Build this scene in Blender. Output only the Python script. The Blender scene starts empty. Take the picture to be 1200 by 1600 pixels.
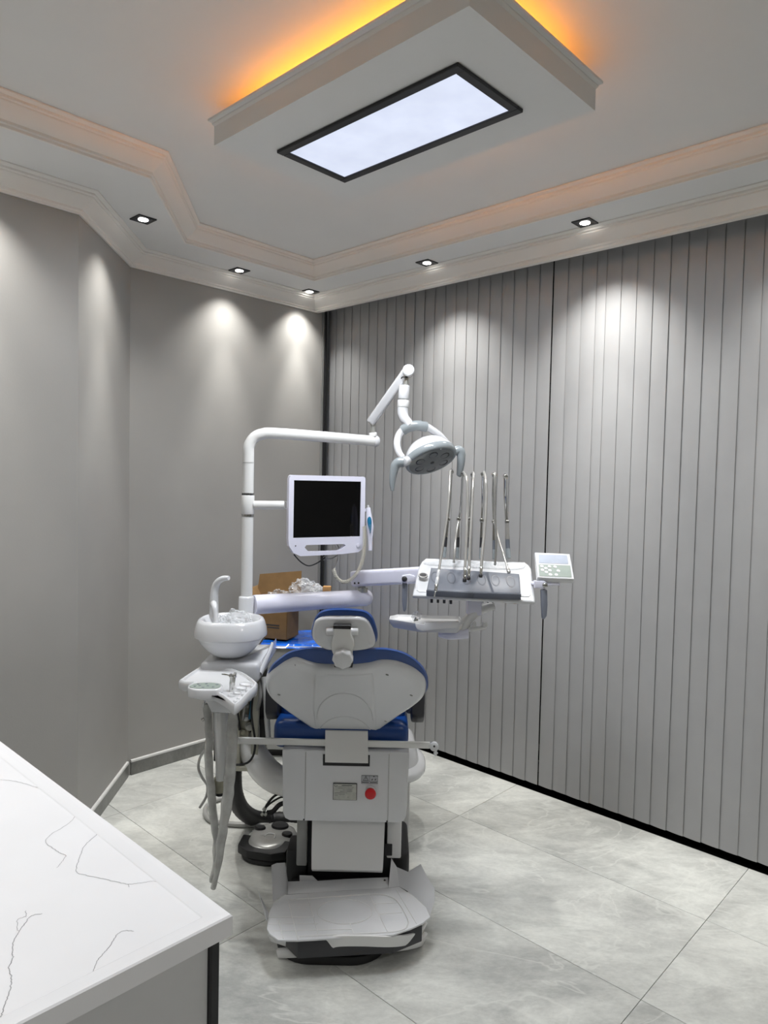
import bpy, bmesh, math, random
from mathutils import Vector as V, Matrix, noise as mnoise
PI = math.pi
random.seed(7)
S = bpy.context.scene
C = S.collection

# ------------------------------------------------------------------ camera, world, light, exposure
TH = 0.81427
d1 = V((-math.sin(TH), math.cos(TH), 0)); d2 = V((math.cos(TH), math.sin(TH), 0))
def W(a, b, z=0.0):            # room coordinates: a along the blind wall, b along the back wall
    return d1 * a + d2 * b + V((0, 0, z))

cd = bpy.data.cameras.new('camera'); cam = bpy.data.objects.new('camera', cd); C.objects.link(cam)
rt, up, fw = V((0.999773, 0.000937, 0.021277)), V((-0.021298, 0.043979, 0.998805)), V((0, 0.999032, -0.043989))
cam.matrix_world = Matrix(((rt.x, up.x, -fw.x, 0), (rt.y, up.y, -fw.y, 0), (rt.z, up.z, -fw.z, 1.68), (0, 0, 0, 1)))
cd.sensor_fit = 'VERTICAL'; cd.sensor_height = 36; cd.lens = 1108.92 / 1600 * 36; cd.clip_start = 0.02
S.camera = cam
wd = bpy.data.worlds.new('world'); S.world = wd; wd.use_nodes = True
wd.node_tree.nodes['Background'].inputs[0].default_value = (0.02, 0.02, 0.02, 1)
S.view_settings.view_transform = 'Standard'; S.view_settings.look = 'None'; S.view_settings.gamma = 1
S.view_settings.use_curve_mapping = False; S.view_settings.exposure = 0.0
PANEL_W, BEAM_W, SPILL_W, AMBER, PANEL_E, LENS_E, REAR_FILL_W = 38, 60, 42, 80.0, .93, 14, 20
SOFFIT, UPPER = 2.90, 3.00

# ------------------------------------------------------------------ materials
def c(r, g, b):
    f = lambda u: (u / 255 / 12.92) if u <= 10 else ((u / 255 + 0.055) / 1.055) ** 2.4
    return (f(r), f(g), f(b), 1)
def nodes(name):
    m = bpy.data.materials.new(name); m.use_nodes = True
    return m, m.node_tree.nodes, m.node_tree.links, m.node_tree.nodes['Principled BSDF']
def mat(name, col, rough=0.4, metal=0.0, var=0.04, scale=30, bump=0.0, spec=0.5, coat=0.0, bscale=None):
    m, n, l, p = nodes(name)
    tc = n.new('ShaderNodeTexCoord'); nz = n.new('ShaderNodeTexNoise'); nz.inputs['Scale'].default_value = scale
    l.new(tc.outputs['Object'], nz.inputs['Vector'])
    rp = n.new('ShaderNodeValToRGB')
    rp.color_ramp.elements[0].position = 0.3; rp.color_ramp.elements[1].position = 0.7
    rp.color_ramp.elements[0].color = tuple(v * (1 - var) for v in col[:3]) + (1,)
    rp.color_ramp.elements[1].color = tuple(min(1, v * (1 + var)) for v in col[:3]) + (1,)
    l.new(nz.outputs['Fac'], rp.inputs['Fac']); l.new(rp.outputs['Color'], p.inputs['Base Color'])
    p.inputs['Roughness'].default_value = rough; p.inputs['Metallic'].default_value = metal
    p.inputs['Specular IOR Level'].default_value = spec; p.inputs['Coat Weight'].default_value = coat
    if bump:
        n2 = n.new('ShaderNodeTexNoise'); n2.inputs['Scale'].default_value = bscale or scale * 4
        l.new(tc.outputs['Object'], n2.inputs['Vector'])
        b = n.new('ShaderNodeBump'); b.inputs['Strength'].default_value = bump; b.inputs['Distance'].default_value = 0.002
        l.new(n2.outputs['Fac'], b.inputs['Height']); l.new(b.outputs['Normal'], p.inputs['Normal'])
    return m
def emit(name, col, e, blotch=0.0):
    m, n, l, p = nodes(name)
    p.inputs['Base Color'].default_value = (0.04, 0.04, 0.04, 1)
    p.inputs['Emission Color'].default_value = col; p.inputs['Emission Strength'].default_value = e
    if blotch:
        tc = n.new('ShaderNodeTexCoord'); nz = n.new('ShaderNodeTexNoise'); nz.inputs['Scale'].default_value = 7
        nz.inputs['Detail'].default_value = 3
        l.new(tc.outputs['Object'], nz.inputs['Vector'])
        mr = n.new('ShaderNodeMapRange'); mr.inputs[1].default_value = 0.3; mr.inputs[2].default_value = 0.7
        mr.inputs[3].default_value = e * (1 - blotch); mr.inputs[4].default_value = e * (1 + blotch)
        l.new(nz.outputs['Fac'], mr.inputs[0]); l.new(mr.outputs[0], p.inputs['Emission Strength'])
    return m
def film(name, alpha, col=(0.85, 0.86, 0.85, 1), rough=0.15):
    m, n, l, p = nodes(name)
    p.inputs['Base Color'].default_value = col; p.inputs['Roughness'].default_value = rough
    tc = n.new('ShaderNodeTexCoord'); nz = n.new('ShaderNodeTexNoise'); nz.inputs['Scale'].default_value = 22; nz.inputs['Detail'].default_value = 4
    l.new(tc.outputs['Object'], nz.inputs['Vector'])
    mr = n.new('ShaderNodeMapRange'); mr.inputs[1].default_value = 0.35; mr.inputs[2].default_value = 0.65
    mr.inputs[3].default_value = alpha * 0.85; mr.inputs[4].default_value = min(1, alpha * 1.15)
    l.new(nz.outputs['Fac'], mr.inputs[0]); l.new(mr.outputs[0], p.inputs['Alpha'])
    b = n.new('ShaderNodeBump'); b.inputs['Strength'].default_value = 0.5; b.inputs['Distance'].default_value = 0.004
    l.new(nz.outputs['Fac'], b.inputs['Height']); l.new(b.outputs['Normal'], p.inputs['Normal'])
    return m
def stone(name, base, dark, light, rough, scale=2.2, streak=True, obj_offset=False):
    m, n, l, p = nodes(name)
    tc = n.new('ShaderNodeTexCoord'); vec = tc.outputs['Object']
    mp = n.new('ShaderNodeMapping'); mp.inputs['Rotation'].default_value = (0, 0, TH + 0.5); mp.inputs['Scale'].default_value = (1.0, 2.0, 1)
    l.new(vec, mp.inputs['Vector'])
    if obj_offset:
        oi = n.new('ShaderNodeObjectInfo'); vm = n.new('ShaderNodeVectorMath'); vm.operation = 'ADD'
        mu = n.new('ShaderNodeMath'); mu.operation = 'MULTIPLY'; mu.inputs[1].default_value = 37
        l.new(oi.outputs['Random'], mu.inputs[0]); l.new(mp.outputs[0], vm.inputs[0]); l.new(mu.outputs[0], vm.inputs[1])
        src = vm.outputs[0]
    else: src = mp.outputs[0]
    a = n.new('ShaderNodeTexNoise'); a.inputs['Scale'].default_value = scale; a.inputs['Detail'].default_value = 9; a.inputs['Roughness'].default_value = 0.68; a.inputs['Distortion'].default_value = 0.4
    l.new(src, a.inputs['Vector'])
    r = n.new('ShaderNodeValToRGB'); e = r.color_ramp.elements
    e[0].position = 0.36; e[0].color = dark; e[1].position = 0.66; e[1].color = light
    k = e.new(0.5); k.color = base
    l.new(a.outputs['Fac'], r.inputs['Fac'])
    col = r.outputs['Color']
    g = n.new('ShaderNodeTexNoise'); g.inputs['Scale'].default_value = 42; g.inputs['Detail'].default_value = 5; g.inputs['Roughness'].default_value = 0.7
    l.new(src, g.inputs['Vector'])
    gr = n.new('ShaderNodeMapRange'); gr.inputs[1].default_value = 0.3; gr.inputs[2].default_value = 0.7; gr.inputs[3].default_value = 0.90; gr.inputs[4].default_value = 1.07
    l.new(g.outputs['Fac'], gr.inputs[0])
    mx = n.new('ShaderNodeMix'); mx.data_type = 'RGBA'; mx.blend_type = 'MULTIPLY'; mx.inputs[0].default_value = 1
    l.new(col, mx.inputs[6]); l.new(gr.outputs[0], mx.inputs[7]); col = mx.outputs[2]
    if streak:
        w = n.new('ShaderNodeTexNoise'); w.inputs['Scale'].default_value = 1.6; w.inputs['Detail'].default_value = 4; w.inputs['Distortion'].default_value = 1.2
        l.new(src, w.inputs['Vector'])
        wr = n.new('ShaderNodeValToRGB'); we = wr.color_ramp.elements
        we[0].position = 0.485; we[0].color = (0, 0, 0, 1); we[1].position = 0.515; we[1].color = (0, 0, 0, 1)
        q = we.new(0.5); q.color = (1, 1, 1, 1)
        l.new(w.outputs['Fac'], wr.inputs['Fac'])
        m2 = n.new('ShaderNodeMix'); m2.data_type = 'RGBA'; m2.blend_type = 'MIX'
        mm = n.new('ShaderNodeMath'); mm.operation = 'MULTIPLY'; mm.inputs[1].default_value = 0.5
        l.new(wr.outputs['Color'], mm.inputs[0]); l.new(mm.outputs[0], m2.inputs[0])
        l.new(col, m2.inputs[6]); m2.inputs[7].default_value = light; col = m2.outputs[2]
    l.new(col, p.inputs['Base Color']); p.inputs['Roughness'].default_value = rough; p.inputs['Specular IOR Level'].default_value = 0.4
    return m

M = dict(
    wall=mat('grey_wallpaper', c(156, 154, 150), 0.5, var=0.03, scale=3, bump=0.1, bscale=160, spec=0.3),
    ceil=mat('ceiling_paint', c(226, 225, 222), 0.75, var=0.01, scale=4, spec=0.2),
    crown=mat('moulding_paint', c(232, 228, 221), 0.6, var=0.01, scale=4, spec=0.25),
    slat=mat('blind_fabric', c(158, 158, 158), 0.55, var=0.02, scale=8, bump=0.08, bscale=260, spec=0.3),
    tile=stone('grey_marble_tile', c(190, 191, 186), c(166, 167, 163), c(211, 212, 206), 0.34, 2.4, True, True),
    grout=mat('grout', c(112, 112, 108), 0.9),
    skirt=stone('skirting_marble', c(122, 122, 118), c(106, 106, 103), c(138, 138, 134), 0.35, 3, False),
    blackstone=stone('black_marble', c(14, 14, 14), c(8, 8, 8), c(26, 26, 26), 0.2, 3, True),
    trimwhite=mat('white_trim', c(214, 213, 210), 0.4),
    quartz=mat('white_quartz', c(236, 236, 238), 0.22, var=0.015, scale=5),
    vein=mat('quartz_vein', c(150, 150, 152), 0.3, var=0.25, scale=60),
    panelgrey=mat('cabinet_laminate', c(206, 206, 206), 0.45, var=0.01),
    darkmetal=mat('black_anodised', c(34, 34, 36), 0.4, metal=0.2),
    alu=mat('grey_aluminium', c(140, 140, 137), 0.5, metal=0.1),
    glassdark=mat('dark_glass', c(12, 13, 14), 0.08),
    white=mat('white_gloss_plastic', c(212, 213, 215), 0.18, var=0.008, scale=6, coat=0.3),
    white2=mat('white_satin_plastic', c(218, 218, 217), 0.3, var=0.01, scale=6),
    cream=mat('painted_steel', c(222, 222, 220), 0.25, var=0.008, scale=6, coat=0.2),
    lilac=mat('cool_white_plastic', c(226, 226, 240), 0.25, var=0.008),
    greypad=mat('blue_grey_rubber', c(122, 127, 138), 0.45, var=0.03),
    greypad2=mat('dark_slate_rubber', c(98, 103, 112), 0.5, var=0.03),
    strip=mat('slate_rubber_strip', c(100, 105, 115), 0.4, var=0.03), strip2=mat('slate_rubber_edge', c(84, 88, 97), 0.4, var=0.03),
    lampgrey=mat('grey_lamp_plastic', c(142, 149, 152), 0.22, var=0.02, coat=0.3),
    lampface=mat('smoked_lens', c(112, 116, 117), 0.08, var=0.06, scale=40, coat=0.6),
    lens=mat('dark_reflector', c(58, 60, 62), 0.12, metal=0.5),
    blue=mat('blue_vinyl', c(18, 62, 128), 0.32, var=0.05, scale=14, bump=0.12, bscale=300, coat=0.15),
    bluefilm=mat('blue_plastic_sheet', c(12, 92, 196), 0.12, var=0.25, scale=9, bump=0.6, bscale=14, coat=0.6),
    black=mat('black_rubber', c(20, 20, 22), 0.5),
    blackpl=mat('black_plastic', c(44, 44, 48), 0.4),
    screen=mat('screen_glass', c(4, 4, 5), 0.1),
    chrome=mat('chrome', c(205, 205, 202), 0.14, metal=1.0, var=0.05),
    hose=mat('silicone_hose', c(172, 170, 165), 0.25, metal=0.35, var=0.03, coat=0.4),
    hosegrey=mat('grey_hose', c(150, 150, 147), 0.35, var=0.03),
    coil=mat('beige_cord', c(196, 192, 178), 0.45),
    card=mat('cardboard', c(126, 97, 60), 0.85, var=0.07, scale=20, bump=0.15),
    cardlight=mat('cardboard_inside', c(176, 134, 84), 0.85, var=0.05, scale=20),
    olive=mat('olive_plastic', c(160, 157, 138), 0.4),
    frame=mat('machine_frame', c(176, 174, 160), 0.4, metal=0.3),
    red=mat('red_button', c(200, 18, 26), 0.3),
    steel=mat('brushed_steel', c(178, 178, 172), 0.35, metal=0.7, var=0.1, scale=80),
    ink=mat('dark_ink', c(52, 52, 54), 0.6),
    label=mat('grey_label', c(176, 178, 182), 0.5),
    keygrey=mat('sage_keypad', c(138, 150, 142), 0.4),
    lcd=mat('pale_display', c(172, 180, 194), 0.2),
    teal=mat('teal_plastic', c(20, 110, 150), 0.35),
    brass=mat('amber_connector', c(160, 120, 70), 0.4),
    silver=mat('silver_plastic', c(178, 178, 174), 0.25, metal=0.3, coat=0.3),
    filmhose=film('cloudy_film', 0.75, c(190, 190, 186)),
    filmclear=film('clear_film', 0.30, c(225, 228, 230)),
    shield=mat('thin_moulded_plastic', c(208, 209, 211), 0.28, var=0.03, scale=9, coat=0.3),
    panel=emit('panel_diffuser', c(226, 234, 255), PANEL_E, 0.07),
    lamp=emit('downlight_lens', (1, 0.99, 0.97, 1), LENS_E),
    amber=emit('amber_strip', (1.0, 0.34, 0.04, 1), AMBER),
)

# ------------------------------------------------------------------ geometry helpers
ORG = {}
def link(name, bm, m, parent=None, smooth=40, mats=None):
    base = V((0, 0, 0)); p = parent
    while p is not None:
        if p.name in ORG: base = ORG[p.name]
        p = p.parent
    bmesh.ops.remove_doubles(bm, verts=bm.verts, dist=1e-6)
    bmesh.ops.recalc_face_normals(bm, faces=bm.faces)
    if base.length: bmesh.ops.translate(bm, verts=bm.verts, vec=-base)
    me = bpy.data.meshes.new(name); bm.to_mesh(me); bm.free()
    me.materials.append(M[m] if isinstance(m, str) else m)
    if smooth:
        me.shade_smooth(); me.set_sharp_from_angle(angle=math.radians(smooth))
    o = bpy.data.objects.new(name, me); C.objects.link(o)
    if parent is not None: o.parent = parent
    return o
def tag(o, label, cat, group=None, kind=None):
    o['label'] = label; o['category'] = cat
    if group: o['group'] = group
    if kind: o['kind'] = kind
    return o
def thing(name, label, cat, loc, group=None):
    o = bpy.data.objects.new(name, None); C.objects.link(o); o.location = loc; o.empty_display_size = 0.1
    ORG[o.name] = V(loc); return tag(o, label, cat, group)
def struct(name, bm, m, parent=None, smooth=35, label=None):
    o = link(name, bm, m, parent, smooth)
    if parent is None: o['kind'] = 'structure'
    if label: o['label'] = label
    return o
def sroot(name):
    o = bpy.data.objects.new(name, None); C.objects.link(o); o['kind'] = 'structure'; ORG[o.name] = V((0, 0, 0)); return o
def B(): return bmesh.new()
def frame(x, y, z, o):
    x, y, z = V(x).normalized(), V(y).normalized(), V(z).normalized(); o = V(o)
    return Matrix(((x.x, y.x, z.x, o.x), (x.y, y.y, z.y, o.y), (x.z, y.z, z.z, o.z), (0, 0, 0, 1)))
ROOM = frame(d1, d2, (0, 0, 1), (0, 0, 0)).copy()
def box(bm, lo, hi, bevel=0.0, seg=2, mt=None):
    t = bmesh.new(); lo, hi = V(lo), V(hi)
    bmesh.ops.create_cube(t, size=1)
    for v in t.verts: v.co = V([(lo[i] + hi[i]) / 2 + v.co[i] * (hi[i] - lo[i]) for i in range(3)])
    if bevel: bmesh.ops.bevel(t, geom=t.edges[:], offset=bevel, segments=seg, affect='EDGES', profile=0.6, clamp_overlap=True)
    merge(bm, t, mt); return bm
def merge(bm, t, mt=None):
    if mt is not None: bmesh.ops.transform(t, matrix=mt, verts=t.verts)
    me = bpy.data.meshes.new('tmp'); t.to_mesh(me); t.free(); bm.from_mesh(me); bpy.data.meshes.remove(me)
def spline(pts, k=6, closed=False):
    P = [V(p) for p in pts]; n = len(P); out = []
    rng = range(n) if closed else range(n - 1)
    for i in rng:
        if closed: a, b, cc, d = P[i - 1], P[i], P[(i + 1) % n], P[(i + 2) % n]
        else: a, b, cc, d = P[max(i - 1, 0)], P[i], P[i + 1], P[min(i + 2, n - 1)]
        for s in range(k):
            t = s / k
            out.append(0.5 * ((2 * b) + (cc - a) * t + (2 * a - 5 * b + 4 * cc - d) * t * t + (3 * b - a - 3 * cc + d) * t ** 3))
    if not closed: out.append(P[-1])
    return out
def lerp_list(r, n):
    if not isinstance(r, (list, tuple)): return [r] * n
    o = []
    for i in range(n):
        t = i / (n - 1) * (len(r) - 1); j = min(int(t), len(r) - 2); o.append(r[j] + (r[j + 1] - r[j]) * (t - j))
    return o
def tube(bm, pts, r, n=12, k=6, caps=True, sq=1.0, ridge=None, upv=None, flat=1.0, power=2.0):
    P = spline(pts, k) if k > 1 else [V(p) for p in pts]
    R = lerp_list(r, len(P)); rings = []
    t0 = (P[1] - P[0]).normalized(); u = V(upv) if upv else (V((0, 0, 1)) if abs(t0.z) < 0.9 else V((0, 1, 0)))
    u = (u - t0 * u.dot(t0)).normalized()
    for i, p in enumerate(P):
        t = (P[min(i + 1, len(P) - 1)] - P[max(i - 1, 0)]).normalized()
        u = (u - t * u.dot(t)).normalized(); w = t.cross(u)
        rr = R[i] * (1 if ridge is None or i % 2 else ridge)
        ring = []
        for j in range(n):
            a = 2 * PI * j / n; ca, sa = math.cos(a), math.sin(a)
            ca = math.copysign(abs(ca) ** (2 / power), ca); sa = math.copysign(abs(sa) ** (2 / power), sa)
            ring.append(bm.verts.new(p + (u * ca + w * sa * flat) * rr))
        rings.append(ring)
    for a, b in zip(rings, rings[1:]):
        for j in range(n): bm.faces.new((a[j], a[(j + 1) % n], b[(j + 1) % n], b[j]))
    if caps: bm.faces.new(rings[0][::-1]); bm.faces.new(rings[-1])
    return bm
def rod(bm, a, b, r, n=16, r2=None): return tube(bm, [a, b], [r, r if r2 is None else r2], n=n, k=1)
def cap_rod(bm, a, b, r, n=20, e=0.25):        # rod with softened ends
    a, b = V(a), V(b); d = (b - a).normalized(); q = r * e
    return tube(bm, [a, a + d * q * 0.3, a + d * q, b - d * q, b - d * q * 0.3, b], [r * 0.8, r * 0.94, r, r, r * 0.94, r * 0.8], n=n, k=1) if False else _cap(bm, a, b, r, d, q, n)
def _cap(bm, a, b, r, d, q, n):
    pts = [a, a + d * q * 0.3, a + d * q, b - d * q, b - d * q * 0.3, b]; R = [r - q, r - q * 0.35, r, r, r - q * 0.35, r - q]
    return sweep_rings(bm, pts, R, n)
def sweep_rings(bm, pts, R, n=16, axis=None, sx=1.0, sy=1.0, xdir=None, power=2.0):
    pts = [V(p) for p in pts]; ax = V(axis).normalized() if axis else (pts[-1] - pts[0]).normalized()
    u = V(xdir) if xdir else (V((0, 0, 1)) if abs(ax.z) < 0.9 else V((1, 0, 0)))
    u = (u - ax * u.dot(ax)).normalized(); w = ax.cross(u); rings = []
    for p, r in zip(pts, R):
        ring = []
        for j in range(n):
            a = 2 * PI * j / n; ca, sa = math.cos(a), math.sin(a)
            ca = math.copysign(abs(ca) ** (2 / power), ca); sa = math.copysign(abs(sa) ** (2 / power), sa)
            ring.append(bm.verts.new(p + (u * ca * sx + w * sa * sy) * max(r, 1e-4)))
        rings.append(ring)
    for a, b in zip(rings, rings[1:]):
        for j in range(n): bm.faces.new((a[j], a[(j + 1) % n], b[(j + 1) % n], b[j]))
    bm.faces.new(rings[0][::-1]); bm.faces.new(rings[-1]); return bm
def lathe(bm, prof, o, axis=(0, 0, 1), n=32, sx=1.0, sy=1.0, xdir=None, power=2.0):
    ax = V(axis).normalized(); o = V(o)
    return sweep_rings(bm, [o + ax * t for r, t in prof], [r for r, t in prof], n, ax, sx, sy, xdir, power)
def plate(bm, outline, nrm, prof, k=0, back=None):
    """closed outline in a plane, grown into a solid by (inset, height) rings; back = direction of negative heights"""
    P = spline(outline, k, True) if k else [V(p) for p in outline]
    nrm = V(nrm).normalized(); n = len(P); cen = sum(P, V()) / n
    if sum(((P[i] - cen).cross(P[(i + 1) % n] - cen)).dot(nrm) for i in range(n)) < 0: P.reverse()
    mit = []
    for i in range(n):
        e0 = (P[i] - P[i - 1]).normalized(); e1 = (P[(i + 1) % n] - P[i]).normalized()
        n0, n1 = nrm.cross(e0), nrm.cross(e1); b = (n0 + n1); b = b.normalized() if b.length > 1e-6 else n0
        mit.append(b / max(0.45, b.dot(n0)))
    rings = [[bm.verts.new(P[i] + mit[i] * ins + (V(back) if back and h < 0 else nrm) * h) for i in range(n)] for ins, h in prof]
    for a, b in zip(rings, rings[1:]):
        for j in range(n): bm.faces.new((a[j], a[(j + 1) % n], b[(j + 1) % n], b[j]))
    for ring, fl in ((rings[0], True), (rings[-1], False)):
        f = bm.faces.new(ring[::-1] if fl else ring)
        if n > 4: bmesh.ops.triangulate(bm, faces=[f])
    return bm
def slab(t, r): return [(r, -t), (r * 0.3, -t + r * 0.3), (0, -t + r), (0, -r), (r * 0.3, -r * 0.3), (r, 0)]
def poly(bm, pts): return bm.faces.new([bm.verts.new(V(p)) for p in pts])
def prism(bm, pts, vec, bevel=0):
    t = bmesh.new(); vec = V(vec); n = len(pts)
    a = [t.verts.new(V(p)) for p in pts]; b = [t.verts.new(V(p) + vec) for p in pts]
    f0 = t.faces.new(a[::-1]); f1 = t.faces.new(b)
    for i in range(n): t.faces.new((a[i], a[(i + 1) % n], b[(i + 1) % n], b[i]))
    bmesh.ops.recalc_face_normals(t, faces=t.faces)
    if bevel: bmesh.ops.bevel(t, geom=t.edges[:], offset=bevel, segments=2, affect='EDGES', profile=0.6, clamp_overlap=True)
    big = [f for f in t.faces if len(f.verts) > 4]
    if big: bmesh.ops.triangulate(t, faces=big)
    merge(bm, t); return bm
def ribbon(bm, pts, w, nrm):
    P = [V(p) for p in pts]; nrm = V(nrm); L = []
    for i, p in enumerate(P):
        t = (P[min(i + 1, len(P) - 1)] - P[max(i - 1, 0)]).normalized(); s = nrm.cross(t) * w / 2
        L.append((bm.verts.new(p - s), bm.verts.new(p + s)))
    for a, b in zip(L, L[1:]): bm.faces.new((a[0], a[1], b[1], b[0]))
    return bm
def mould(bm, path, prof, closed=False):
    """sweep a profile [(offset to the right of travel, z)] along a floor path [(x, y)] with mitred corners"""
    n = len(path); P = [V((p[0], p[1], 0)) for p in path]; rows = []
    for i in range(n):
        e0 = (P[i] - P[i - 1]).normalized() if (closed or i > 0) else None
        e1 = (P[(i + 1) % n] - P[i]).normalized() if (closed or i < n - 1) else None
        e0 = e0 or e1; e1 = e1 or e0
        n0, n1 = V((e0.y, -e0.x, 0)), V((e1.y, -e1.x, 0)); b = (n0 + n1).normalized(); b = b / b.dot(n0)
        rows.append([bm.verts.new(P[i] + b * o + V((0, 0, z))) for o, z in prof])
    m = len(prof)
    for i in range(n if closed else n - 1):
        a, b = rows[i], rows[(i + 1) % n]
        for j in range(m): bm.faces.new((a[j], b[j], b[(j + 1) % m], a[(j + 1) % m]))
    if not closed: bm.faces.new(rows[0]); bm.faces.new(rows[-1][::-1])
    return bm
def crumple(bm, cen, r, seed, sub=4, amp=0.35, sz=(1, 1, 1)):
    t = bmesh.new(); bmesh.ops.create_icosphere(t, subdivisions=sub, radius=1)
    for v in t.verts:
        p = v.co.copy(); q = p * 1.7 + V((seed * 3.1, seed, 0))
        k = 1 + amp * (abs(mnoise.noise(q)) * 2 - 0.6) + amp * 0.5 * (abs(mnoise.noise(q * 2.7)) * 2 - 0.5)
        v.co = V(cen) + V((p.x * sz[0], p.y * sz[1], p.z * sz[2])) * r * k
    merge(bm, t); return bm

# ------------------------------------------------------------------ the room
A0, A1, AL = -2.2, 3.70, 3.144      # near end, back wall, left wall (along the blind wall)
B0, BG, BW = -1.7, 3.365, 3.66      # far side, edge of the tiles, glazed wall (along the back wall)
floor = sroot('floor')
b = B(); box(b, (A0, B0, -0.06), (A1 + 0.1, BW, -0.012), mt=ROOM); link('grout_bed', b, 'grout', floor, 0)
ja = [0.910 + 1.2005 * k for k in range(-3, 4)]; jb = [2.838 + 0.5985 * k for k in range(-8, 2)]
for i in range(len(ja) - 1):
    for j in range(len(jb) - 1):
        a0, a1, b0, b1 = ja[i] + .001, min(ja[i + 1] - .001, A1 + .05), jb[j] + .001, min(jb[j + 1] - .001, BG)
        if a1 - a0 < .02 or a0 > A1: continue
        b = B(); box(b, (a0, b0, -0.012), (a1, b1, 0), bevel=0.0006, seg=1, mt=ROOM); link('tile', b, 'tile', floor, 0)
b = B(); box(b, (A0, BG + .001, -0.012), (A1 + 0.1, BW, 0.001), mt=ROOM); struct('trim_1', b, 'blackstone', smooth=0)

def wallbox(name, pts, h0, h1, m='wall'):
    b = B(); prism(b, [W(a, q, h0) for a, q in pts], (0, 0, h1 - h0)); return struct(name, b, m, smooth=0)
wallbox('wall_back', [(A1, 1.875), (A1, 3.262), (A1 + .12, 3.262), (A1 + .12, 1.875)], 0, UPPER)
wallbox('wall_corner', [(AL, 1.354), (A1, 1.875), (A1 + .12, 1.875), (AL + .12, 1.25)], 0, UPPER)
wallbox('wall_left', [(AL, B0), (AL, 1.354), (AL + .12, 1.25), (AL + .12, B0)], 0, UPPER)
wallbox('wall_front', [(A0, B0), (A0 - .1, B0), (A0 - .1, BW + .1), (A0, BW + .1)], 0, UPPER)
wallbox('wall_side', [(A0 - .1, B0), (AL + .12, B0), (AL + .12, B0 - .1), (A0 - .1, B0 - .1)], 0, UPPER)
b = B(); box(b, (A0, BW, 0), (A1 + .12, BW + .1, UPPER), mt=ROOM); struct('wall_right', b, 'darkmetal', smooth=0)
# dark glazing behind the blinds
win = sroot('window_1')
for k in range(5):
    a0 = A0 + 0.1 + k * 1.14
    b = B(); box(b, (a0, BW - .03, .06), (a0 + 1.1, BW - .022, 2.9), mt=ROOM); link('pane', b, 'glassdark', win, 0)
    b = B(); box(b, (a0 - .04, BW - .06, .0015), (a0, BW - .001, 2.9), .004, 1, mt=ROOM); link('mullion', b, 'darkmetal', win, 0)
b = B(); box(b, (A0, BW - .06, .0015), (A1, BW - .001, .058), .004, 1, mt=ROOM); link('sill_rail', b, 'darkmetal', win, 0)
# jamb in the far corner
b = B()
for (q0, q1, a0) in ((3.264, 3.272, A1 - .004), (3.272, 3.276, A1 + .006), (3.276, 3.284, A1 - .002), (3.284, 3.288, A1 + .008)):
    box(b, (a0, q0, .0015), (A1 + .11, q1, UPPER - .001), .001, 1, mt=ROOM)
struct('trim_2', b, 'alu', smooth=0)
b = B(); box(b, (A1 - .004, 3.2885, .0015), (A1 + .11, 3.307, UPPER - .001), .002, 1, mt=ROOM); struct('trim_3', b, 'darkmetal', smooth=0)

# ceiling: upper field, lower soffit ring
b = B(); box(b, (A0 - .1, B0 - .1, UPPER), (A1 + .15, BW + .12, UPPER + .08), mt=ROOM)
ceiling = struct('ceiling', b, 'ceil', smooth=0)
inner = [(2.768, -.35), (2.768, 1.482), (3.372, 2.005), (3.385, 2.915), (-.9, 2.925), (-.9, -.35)]
outer = [(AL, B0), (AL, 1.354), (A1, 1.875), (A1, 3.22), (A0, 3.22), (A0, B0)]
b = B()
for z, flip in ((SOFFIT, 0), (UPPER - .001, 1)):
    vi = [b.verts.new(W(x, y, z)) for x, y in inner]; vo = [b.verts.new(W(x, y, z)) for x, y in outer]
    for k in range(6): b.faces.new((vi[k], vi[(k + 1) % 6], vo[(k + 1) % 6], vo[k]))
    if flip:
        for lo, hi in ((vi0, vi), (vo0, vo)):
            for k in range(6): b.faces.new((lo[k], lo[(k + 1) % 6], hi[(k + 1) % 6], hi[k]))
    vi0, vo0 = vi, vo
struct('ceiling_soffit', b, 'ceil', smooth=0)
xy = lambda pts: [(W(a, q).x, W(a, q).y) for a, q in pts]
# crown at the walls (profile offsets point into the room)
def crown_prof(z0, h, p, s=1):
    sh = [(0, 0), (.10, 0), (.10, .10), (.17, .14), (.17, .24), (.26, .30), (.40, .38), (.60, .52), (.74, .68), (.74, .74), (.82, .78), (.82, .87), (.92, .90), (1.0, .94), (1.0, 1.0), (0, 1.0)]
    return [(s * o * p, z0 + z * h) for o, z in sh]
b = B(); mould(b, xy([(AL, B0), (AL, 1.354), (A1, 1.875), (A1, 3.20), (A0, 3.20)]), crown_prof(2.808, SOFFIT - 2.808 + .0005, .098, 1)); struct('trim_4', b, 'crown', smooth=20)
b = B(); box(b, (A0, 3.199, 2.808), (A1 - .002, 3.222, UPPER - .002), mt=ROOM); struct('trim_5', b, 'crown', smooth=0)
# moulding round the raised field
b = B(); mould(b, xy(inner), [(.002 - .002, SOFFIT - .0005)] + [(o, z) for o, z in crown_prof(SOFFIT + .001, UPPER - SOFFIT - .002, .085, 1)][1:], closed=True); struct('trim_6', b, 'crown', smooth=20)
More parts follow.
